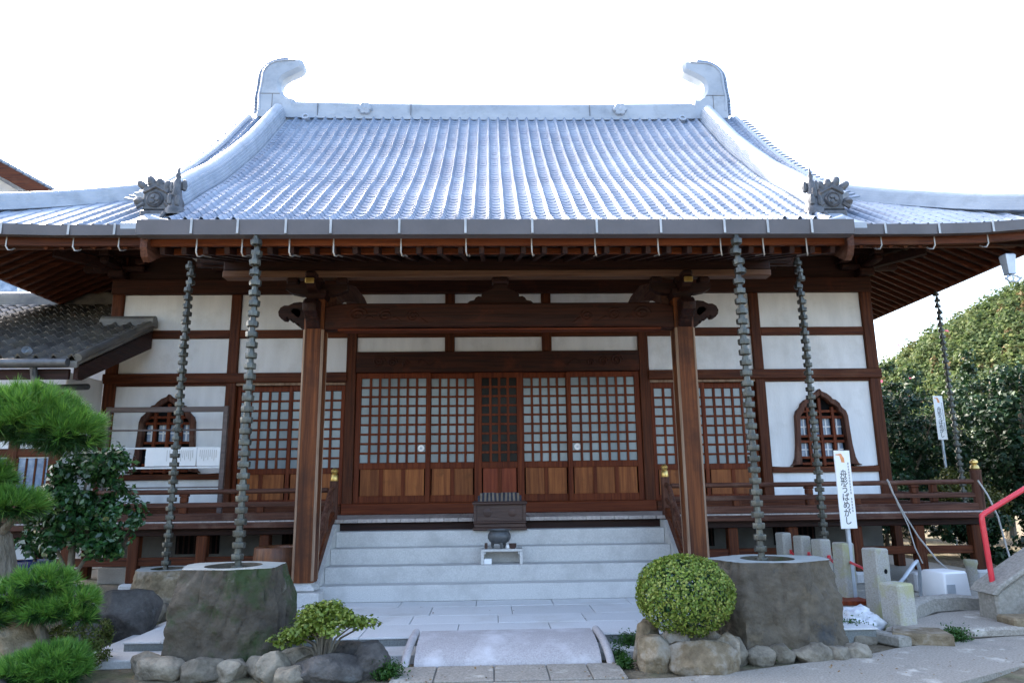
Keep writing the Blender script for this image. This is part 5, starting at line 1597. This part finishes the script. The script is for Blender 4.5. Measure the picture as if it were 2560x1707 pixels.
# ================================================================ stone posts and red rods
PO = [(3.89, -1.62, 0.83, 0.16), (4.03, -1.86, 0.80, 0.17), (4.14, -2.2, 0.78, 0.18), (4.20, -2.62, 0.77, 0.19), (4.29, -3.2, 0.75, 0.21), (4.00, -4.1, 0.49, 0.235)]
PL = ['stone post at the far end of the row, nearest the veranda', 'second stone post from the veranda, joined by red rods', 'third stone post of the row, partly behind the brown basin', 'stone post with yellow lichen just left of the sign board', 'tallest looking stone post with a small hole, right of the sign board', 'short thick stone post nearest the path']
for i, ((x, y, zt, w_), lb) in enumerate(zip(PO, PL)):
    t = MB().box(-w_ / 2, w_ / 2, -w_ / 2, w_ / 2, -0.05, zt - 0.03, 0.018)
    o = t.build('stone_post', 'poststone', None, False, (x, y, 0.03))
    o.rotation_euler = (R(random.uniform(-1, 1)), R(random.uniform(-1.5, 1.5)), R(22))
    tag(o, lb, 'post', 'stone fence posts')
    if i == 4:
        h = MB().lathe([(0.0, 0.0), (0.028, 0.0)], n=14, caps=False).build('hole', 'void', o)
        h.rotation_euler = (R(90), 0, 0)
        h.location = (0.02, -w_ / 2 - 0.002, 0.47)
RL = ['red rod between the first two posts from the veranda', 'red rod between the second and third posts', 'red rod between the third post and the lichened post', 'red rod ending at the post with the hole']
for i in range(4):
    a, b = PO[i], PO[i + 1]
    p, q = Vector((a[0] + 0.05, a[1] - 0.06, 0.58 - 0.012 * i)), Vector((b[0] - 0.07, b[1] + 0.07, 0.535 - 0.012 * i))
    o = MB().tube([p, q], 0.017, 8).lathe([(0.0, -0.03), (0.03, -0.028), (0.03, 0.028), (0.0, 0.03)], p, 8, False).build('red_rod', 'redpaint', None, True)
    tag(o, RL[i], 'rod', 'red rods between the posts')

# ================================================================ clutter on the right
wb = thing('white_box', 'white plastic utility box with rounded corners near the right stairs', 'box', (5.22, -2.98, 0.17), R(14))
MB().prism([(-0.19, 0.0), (-0.175, 0.27), (-0.15, 0.295), (0.15, 0.295), (0.175, 0.27), (0.19, 0.0)], -0.17, 0.17, inset=0.02).build('case', 'whiteplastic', wb, True)
MB().box(-0.16, -0.04, -0.176, -0.171, 0.06, 0.16, 0.002).build('panel', 'galv', wb)
bg_ = link('plastic_bag', rock_mesh('plastic_bag', (0.42, 0.36, 0.26), 301, 'bagplastic', 4, 9, 0.5), None, (3.62, -3.95, 0.10))
tag(bg_, 'crumpled white plastic bag on the ground behind the brown basin', 'bag')
tag(MB().box(-0.2, 0.2, -0.16, 0.16, 0.0, 0.05, 0.006).build('terracotta_slab', 'redboard', None, False, (4.12, -2.82, 0.086)), 'rusty red plate at the foot of the sign board', 'plate')
dr_ = thing('drain_kerb', 'long low weathered kerb stone between the posts and the path', 'kerb', (0, 0, 0))
MB().prism([(3.35, -4.05), (3.62, -4.72), (3.74, -4.72), (3.5, -4.0)], 0.0, 0.10, 'z', 0.015).build('kerb_stone', 'concrete', dr_)
tag(MB().prism([(3.62, -4.62), (3.80, -4.30), (4.20, -4.42), (4.12, -4.76)], 0.0, 0.115, 'z', 0.015).build('stone_block', 'tanrock'), 'squared tan stone block in front of the short post', 'block')
tag(MB().sweep([(-0.08, 0.0), (0.08, 0.0), (0.08, 0.13), (0.05, 0.15), (-0.05, 0.15), (-0.08, 0.13)], [(4.13, -3.98, 0.02), (4.35, -3.72, 0.08), (4.65, -3.52, 0.11), (5.0, -3.42, 0.11), (5.45, -3.40, 0.07)]).build('curved_kerb', 'concrete', None, True), 'curved grey kerb stone in front of the white box', 'kerb')
leafy('taro_plant', 'low plant with broad green leaves left of the white box', (4.62, -3.1, 0.05), [((0, 0, 0.1), (0.2, 0.15, 0.09))], 0.16, 'weedleaf', 31, [([(0, 0, -0.05), (0, 0, 0.1)], [0.015, 0.008])], 26, 'plant', clump=8, cr=0.08)
# stairs with a sloping stone side wall and red handrail
sw = thing('stair_wall', 'sloping rough stone side wall of the stairs at the right edge', 'wall', (0.26, 0, 0))
MB().prism([(4.78, 0.0), (4.78, 0.34), (4.84, 0.40), (6.4, 1.30), (7.4, 1.8), (7.4, 0.0)], -4.08, -3.78, inset=0.03).build('wall', 'concrete', sw)
MB().prism([(4.78, 0.345), (4.84, 0.402), (6.4, 1.302), (7.4, 1.802), (7.4, 1.87), (6.4, 1.37), (4.80, 0.44), (4.73, 0.36)], -4.12, -3.74, inset=0.015).build('coping', 'concrete', sw)
MB().box(4.74, 7.4, -4.36, -4.085, 0.0, 0.17, 0.02).build('step', 'tanrock', sw)
MB().box(5.1, 7.4, -4.35, -4.09, 0.172, 0.33, 0.02).build('step', 'tanrock', sw)
hr = thing('handrail', 'bright red tubular handrail rising to the right edge', 'handrail', (5.12, -3.95, 0.40))
MB().tube([(0, 0, -0.02), (-0.02, 0, 0.68), (-0.015, 0, 0.735), (0.03, 0, 0.765), (0.9, 0, 1.22), (1.9, 0, 1.75)], 0.028, 12).build('rail', 'redpaint', hr, True)
MB().lathe([(0.05, 0), (0.05, 0.012), (0.0, 0.012)], (0, 0, -0.01), 14, False).build('foot', 'redpaint', hr)
MB().tube([(1.2, 0, 1.37), (1.2, 0, 0.3)], 0.026, 10).build('post', 'redpaint', hr, True)
# cables, conduit, small blocks
tag(MB().tube([(5.52, -1.47, 1.53), (5.56, -1.5, 1.35), (5.66, -1.55, 1.05), (5.78, -1.62, 0.75), (5.92, -1.75, 0.45), (6.0, -1.9, 0.3), (5.9, -2.1, 0.12)], 0.011, 6).build('cable', 'cable', None, True), 'grey cable hanging from the right railing to the ground', 'cable')
tag(MB().tube([(5.53, -1.49, 1.50), (5.6, -1.52, 1.2), (5.68, -1.58, 0.9), (5.70, -1.65, 0.6), (5.75, -1.7, 0.4)], 0.008, 6).build('cable', 'cable', None, True), 'thinner second cable beside the hanging grey cable', 'cable')
tag(MB().tube([(6.84, -1.47, 1.5), (6.93, -1.5, 1.3), (7.0, -1.55, 1.0), (7.02, -1.6, 0.6), (7.0, -1.7, 0.3)], 0.012, 6).build('cable', 'cable', None, True), 'grey cable running down the corner newel post', 'cable')
tag(MB().tube([(4.45, -3.1, 0.20), (4.8, -2.85, 0.36), (5.1, -2.6, 0.50), (5.2, -2.5, 0.52), (5.25, -2.45, 0.40), (5.25, -2.4, 0.09)], 0.022, 8).build('conduit', 'galv', None, True), 'bent galvanised conduit rising behind the stone posts', 'conduit')
tag(MB().tube([(6.35, -2.2, 0.1), (6.4, -2.2, 0.35), (6.6, -2.2, 0.48), (6.95, -2.2, 0.42), (7.2, -2.2, 0.22), (7.3, -2.2, 0.1)], 0.02, 8).build('hose', 'cable', None, True), 'grey hose arching behind the red handrail', 'hose')
tag(MB().lathe([(0.06, 0), (0.065, 0.28), (0.085, 0.34), (0.08, 0.38), (0.06, 0.38), (0.05, 0.3), (0.0, 0.3)], (6.25, -1.95, 0.086), 14, False).build('stub_pipe', 'poststone', None, True), 'short pale concrete stub beside the hose', 'pipe')
tag(MB().box(-0.12, 0.12, -0.1, 0.1, 0.0, 0.24, 0.02).build('stone_block', 'granite', None, False, (5.5, -2.0, 0.086)), 'small granite block under the right railing', 'block')
bo = thing('plastic_bottle', 'small blue and white plastic pouch hanging on the holed stone post', 'pouch', (4.36, -3.33, 0.3))
link('pouch', rock_mesh('pouch', (0.10, 0.06, 0.13), 310, 'bagplastic', 3, 6, 0.35), bo)
MB().box(-0.035, 0.02, -0.036, -0.032, 0.0, 0.045, 0.002).build('label', 'blueglass', bo)
MB().tube([(0, 0, 0.05), (-0.02, 0.02, 0.12), (-0.02, 0.06, 0.18)], 0.004, 5).build('string', 'cable', bo)

# ================================================================ annex on the left, lower tiled roof
an = thing('annex_building', 'low annex with dark weathered tiles and white walls at the left', 'building', (0, 0, 0))
aa = math.atan(0.47)
tiles_a, tile_rest = [], []
at = tile_mesh('annex_tile', 'annextile', wd=0.235, ln=0.25, th=0.03, lift=0.03)
ard = MB()
ard.prism([(-2.05, 3.22), (1.6, 3.22 + 3.65 * 0.47), (1.6, 3.13 + 3.65 * 0.47), (-2.05, 3.13)], -12.5, -6.50, 'x')
ard.prism([(-2.05, 3.22), (-0.04, 3.22 + 2.01 * 0.47), (-0.04, 3.13 + 2.01 * 0.47), (-2.05, 3.13)], -6.499, -5.70, 'x')
ar = ard.build('roof', 'annextile', an)
cnt = 0
for r_ in range(19):
    d = r_ * 0.2 * math.cos(aa)
    y, z = -2.06 + d, 3.235 + 0.47 * d
    for i in range(26):
        x = -5.72 - (i + 1) * 0.235
        if x > -6.72 and y > -0.22:
            continue
        if x > -8.6 and cnt < 200:
            link('roof_tile', at, ar, (x, y, z), (aa + random.uniform(-0.012, 0.012), 0, 0))
            cnt += 1
        else:
            tile_rest.append((x, y, z, aa))
o = link('far_tile', tile_field('far_tile', tile_rest, 'annextile', wd=0.235, ln=0.25, th=0.03, lift=0.03), ar)
o['kind'] = 'stuff'
ev = MB().lathe([(0.0, 0.0), (0.05, 0.0), (0.055, 0.03), (0.05, 0.08)], n=12, caps=False).mesh('eave_end_tile', 'ridgetile', True)
for i in range(9):
    link('eave_end_tile', ev, ar, (-6.32 - i * 0.47, -2.10, 3.345), (R(78), 0, 0))
MB().sweep(ridge_section(0.2, 0.12, 3, 0.07), [(-6.5, -0.12, 4.13), (-5.64, -0.12, 4.13)], (0, 1, 0)).build('flashing_ridge', 'annextile', an, True)
MB().sweep(ridge_section(0.24, 0.2, 3, 0.09), [(-12.5, 1.6, 4.93), (-7.0, 1.6, 4.93)], (0, 1, 0)).build('ridge', 'annextile', an, True)
MB().tube([(-5.69, -2.06, 3.27), (-5.69, -0.1, 4.20)], 0.055, 10).build('verge_roll', 'annextile', an, True)
MB().prism([(-2.0, 2.98), (-2.0, 3.18), (-0.05, 4.09), (-0.05, 3.78), (-1.9, 2.98)], -5.76, -5.70, 'x').build('barge_board', 'darkwood_y', an)
MB().sweep([(0.06 * math.cos(t), 0.06 * math.sin(t)) for t in np.linspace(0, 2 * math.pi, 11)[:-1]], [(-12.5, -2.17, 3.18), (-5.75, -2.17, 3.18)], (0, 1, 0)).build('gutter', 'darkbronze', an, True)
for i in range(7):
    x = -6.2 - i * 0.86
    MB().tube([(x, -2.17, 3.14), (x, -2.15, 3.02), (x + 0.02, -2.1, 3.0), (x + 0.03, -1.95, 3.06)], 0.009, 6).build('hook', 'darkbronze', an, True)
MB().tube([(-6.22, -2.12, 3.14), (-6.2, -2.1, 2.95), (-6.12, -1.9, 2.88), (-6.0, -1.6, 2.93), (-5.95, -1.3, 2.98)], 0.045, 10).build('elbow_pipe', 'darkbronze', an, True)
MB().box(-12.5, -5.80, -2.04, -1.99, 2.98, 3.12, 0.006).build('fascia', 'darkwood_x', an)
MB().box(-12.0, -6.45, -1.02, -0.96, 0.3, 3.0, 0.003).build('wall', 'plaster', an)
MB().box(-6.47, -6.44, -0.96, -0.01, 0.9, 3.25, 0.003).build('side_wall', 'plaster', an)
for x in (-6.46, -7.05, -7.75, -8.9, -10.2):
    MB().box(x - 0.07, x + 0.07, -1.07, -0.955, 0.2, 3.0, 0.008).build('post', 'wood_z', an)
MB().box(-12, -6.4, -1.06, -0.95, 2.0, 2.12, 0.008).build('rail', 'wood_x', an)
MB().box(-12, -6.4, -1.065, -0.945, 1.25, 1.35, 0.008).build('rail', 'wood_x', an)
wnd = MB().box(-6.98, -6.53, -1.05, -1.021, 1.352, 1.98, 0.004).build('window', 'blueglass', an)
for k in range(4):
    MB().box(-6.98 + 0.13 * k, -6.95 + 0.13 * k, -1.062, -1.051, 1.352, 1.98, 0.003).build('bar', 'wood_z', wnd)
wnd = MB().box(-7.7, -7.12, -1.05, -1.021, 1.352, 1.98, 0.004).build('window', 'blueglass', an)
for k in range(5):
    MB().box(-7.68 + 0.13 * k, -7.65 + 0.13 * k, -1.062, -1.051, 1.352, 1.98, 0.003).build('bar', 'wood_z', wnd)
MB().box(-12, -6.4, -1.04, -0.94, 0.0, 0.35, 0.01).build('foundation', 'concrete', an)
MB().box(-12, -6.5, 3.2, 3.26, 0.0, 4.9, 0.003).build('back_wall', 'plaster', an)

# tall house far behind on the left
lb_ = thing('tall_house', 'white two-storey house with a brown gable board behind the hall on the left', 'house', (0, 0, 0))
MB().box(-24, -13.1, 8.6, 18, 0.0, 9.6, 0.01).build('wall', 'plaster', lb_)
MB().prism([(-24.0, 9.6), (-13.1, 9.6), (-18.4, 12.9)], 8.61, 8.7, 'y').build('gable', 'plaster', lb_)
for sx in (-1, 1):
    p0, p1 = (-18.4, 13.05), (-18.4 + sx * 5.9, 9.75)
    rf = MB()
    for yy0, yy1, dz in ((7.9, 18.5, 0.0),):
        rf.add([(p0[0], yy0, p0[1] + 0.12), (p1[0], yy0, p1[1] + 0.12), (p1[0], yy1, p1[1] + 0.12), (p0[0], yy1, p0[1] + 0.12), (p0[0], yy0, p0[1]), (p1[0], yy0, p1[1]), (p1[0], yy1, p1[1]), (p0[0], yy1, p0[1])],
               [(0, 1, 2, 3), (4, 5, 6, 7), (0, 1, 5, 4), (1, 2, 6, 5)])
    rf.build('roof', 'tile', lb_)
    MB().bar((p0[0], 7.88, p0[1] - 0.1), (p1[0], 7.88, p1[1] - 0.1), 0.06, 0.36).build('barge_board', 'wood_x', lb_)
    vt = MB().box(-0.1, 0.1, -0.16, 0.16, 0.0, 0.09, 0.02).mesh('verge_tile', 'tile')
    for k in range(28):
        f_ = k / 27
        link('verge_tile', vt, lb_, (p0[0] + (p1[0] - p0[0]) * f_, 8.0, p0[1] + (p1[1] - p0[1]) * f_ + 0.12), (0, sx * 0.5, 0))
wnd = MB().box(-15.6, -13.9, 8.56, 8.598, 6.75, 7.7, 0.01).build('window', 'blueglass', lb_)
MB().box(-15.7, -13.8, 8.55, 8.595, 6.65, 6.745, 0.005).build('sill', 'whiteframe', wnd)
MB().box(-13.895, -13.83, 8.55, 8.595, 6.75, 7.7, 0.005).build('frame', 'whiteframe', wnd)

# ================================================================ trees and hill on the right
TR = [((9.4, 4.6), 4.2, 1.4, 'treeleaf', 'dark evergreen tree just right of the hall corner', 41, 0.10),
      ((11.6, 3.6), 4.7, 1.7, 'treeleaf', 'broad dark evergreen tree at the right edge above the railing', 42, 0.12),
      ((10.9, 7.5), 4.7, 1.7, 'treeleaf', 'tall evergreen tree behind the far sign board', 43, 0.11),
      ((9.6, 8.2), 3.6, 1.2, 'yellowleaf', 'yellowish tree deeper behind the hall corner', 44, 0.10),
      ((13.4, 7.0), 5.2, 1.9, 'treeleaf', 'large dark tree at the right edge against the hill', 45, 0.12),
      ((9.3, 2.6), 2.0, 0.7, 'yellowleaf', 'round olive-yellow bush left of the far sign post', 46, 0.07),
      ((8.6, 6.3), 2.6, 1.0, 'treeleaf', 'low dark bush against the side of the hall', 47, 0.09),
      ((10.9, 1.2), 2.2, 0.9, 'weedleaf', 'light green shrub beside the veranda corner', 48, 0.10),
      ((12.6, 0.2), 3.0, 1.1, 'treeleaf', 'dark shrub above the red handrail', 49, 0.11),
      ((8.3, 1.0), 1.3, 0.75, 'treeleaf', 'low dark shrub under the side railing of the hall', 50, 0.08),
      ((9.6, 0.2), 1.5, 0.9, 'treeleaf', 'low dark shrub behind the corner newel post', 51, 0.08),
      ((11.2, -0.6), 1.7, 1.0, 'weedleaf', 'leafy green shrub right of the corner newel post', 52, 0.09),
      ((8.2, 3.6), 1.8, 1.0, 'treeleaf', 'dark shrub at the side wall of the hall', 53, 0.09)]
for (x, y), h, r_, m, lb, sd_, lf in TR:
    cz = h * 0.56
    crn = [((0, 0, cz), (r_ * 0.85, r_ * 0.8, h * 0.42)), ((r_ * 0.4, -0.3, cz * 0.7), (r_ * 0.7, r_ * 0.6, h * 0.3)), ((-r_ * 0.4, -0.1, cz * 0.8), (r_ * 0.6, r_ * 0.6, h * 0.32)), ((0.1, -0.2, h * 0.25), (r_ * 0.7, r_ * 0.6, h * 0.22))]
    stm = [([(0, 0, -0.1), (0.05, 0, h * 0.3), (0.0, 0.05, h * 0.6), (0.1, 0, h * 0.85)], [0.045 * h * 0.6, 0.04 * h * 0.6, 0.025 * h * 0.6, 0.01])]
    for q in range(4):
        a = q * 1.7 + sd_
        stm.append(([(0.03, 0, h * 0.3), (0.35 * r_ * math.cos(a), 0.35 * r_ * math.sin(a), h * 0.5), (0.7 * r_ * math.cos(a), 0.7 * r_ * math.sin(a), h * 0.72)], [0.02 * h * 0.5, 0.012 * h * 0.5, 0.006]))
    leafy('evergreen_tree' if h > 2.5 else 'garden_bush', lb, (x, y, 0), crn, lf * 1.1, m, sd_, stm, int(13000 * (h / 4) ** 1.2 * (0.10 / lf) ** 1), 'tree' if h > 2.5 else 'bush', 'trees and bushes beside the hall', clump=int(130 * (h / 4)), cr=0.30 * (h / 4) ** 0.5, inner=0.4)
rg = np.random.default_rng(77)
fp = np.array([11.2, 6.0, 4.3]) + rg.normal(0, 1, (9, 3)) * [0.8, 0.6, 0.35]
o = link('pink_blossom', quad_cloud('pink_blossom', fp, rg.normal(0, 1, (9, 3)), 0.10, 'pinkleaf', 0.9, rg, 0.5))
struct(o, 'stuff', 'scattered pink blossoms among the trees at the right')


def hill_z(x, y):
    f = min(1.0, max(0.0, (y - 14.0) / 74.0))
    f = f * f * (3 - 2 * f)
    if y > 88:
        f *= max(0.0, 1 - (y - 88) / 55.0)
    crest = float(np.interp(x, [30, 45, 57, 63, 70, 77, 81, 100, 140, 170], [0, 5, 15.5, 19.8, 23.6, 26.6, 28.0, 32, 36, 37]))
    return f * crest + 1.0 * noise.noise(Vector((x * 0.06, y * 0.06, 0))) * f - 0.3


hx, hy = np.linspace(8, 170, 70), np.linspace(12, 170, 70)
hv = [(x, y, hill_z(x, y)) for x in hx for y in hy]
hf = [(i * 70 + j, (i + 1) * 70 + j, (i + 1) * 70 + j + 1, i * 70 + j + 1) for i in range(69) for j in range(69)]
hm = bpy.data.meshes.new('hill')
hm.from_pydata(hv, [], hf)
hm.materials.append(MATS['hillmat'])
struct(link('hill', hm))
rg = np.random.default_rng(99)
P_, N_, S_ = [], [], []
P2, N2 = [], []
cnt = 0
while cnt < 2600:
    x, y = rg.uniform(20, 110), rg.uniform(30, 96)
    if not 0.48 < (x + 0.13) / (y + 11.5) < 0.95:
        continue
    cnt += 1
    z = hill_z(x, y)
    r_ = rg.uniform(0.8, 1.7)
    n = int(60 + 900 / (y + 5))
    con = rg.random() < 0.35
    a, b = shell_pts(rg, n, (x, y, z + r_ * 0.9), (r_ * (0.6 if con else 1), r_ * (0.6 if con else 1), r_ * (1.7 if con else 0.95)), 0.55)
    if rg.random() < 0.04:
        P2.append(a)
        N2.append(b)
    else:
        P_.append(a)
        N_.append(b + [0, 0, 0.4])
o = link('hill_forest', quad_cloud('hill_forest', np.concatenate(P_), np.concatenate(N_), 0.5, 'hillleaf', 0.8, rg, 0.5))
struct(o, 'stuff', 'mixed woodland covering the hill at the right')
o = link('autumn_trees', quad_cloud('autumn_trees', np.concatenate(P2), np.concatenate(N2), 0.5, 'hillorange', 0.8, rg, 0.5))
struct(o, 'stuff', 'russet autumn trees scattered over the hill')

# fallen leaves on the soil and against the kerbs
rg = np.random.default_rng(321)
fl_ = []
for _ in range(260):
    x, y = rg.uniform(-3.6, 4.6), rg.uniform(-5.75, -4.88)
    if -0.95 < x < 0.95 and y > -5.15:
        continue
    fl_.append((x, y, 0.03))
fl_ += [(rg.uniform(-3.3, 3.3), rg.uniform(-4.4, -2.6), 0.147) for _ in range(22)]
fl_ = np.array(fl_)
o = link('fallen_leaves', quad_cloud('fallen_leaves', fl_, np.tile([0, 0, 1.0], (len(fl_), 1)), 0.026, 'deadleaf', 0.6, rg, 0.25, 0.05))
struct(o, 'stuff', 'scattered brown fallen leaves on the ground')
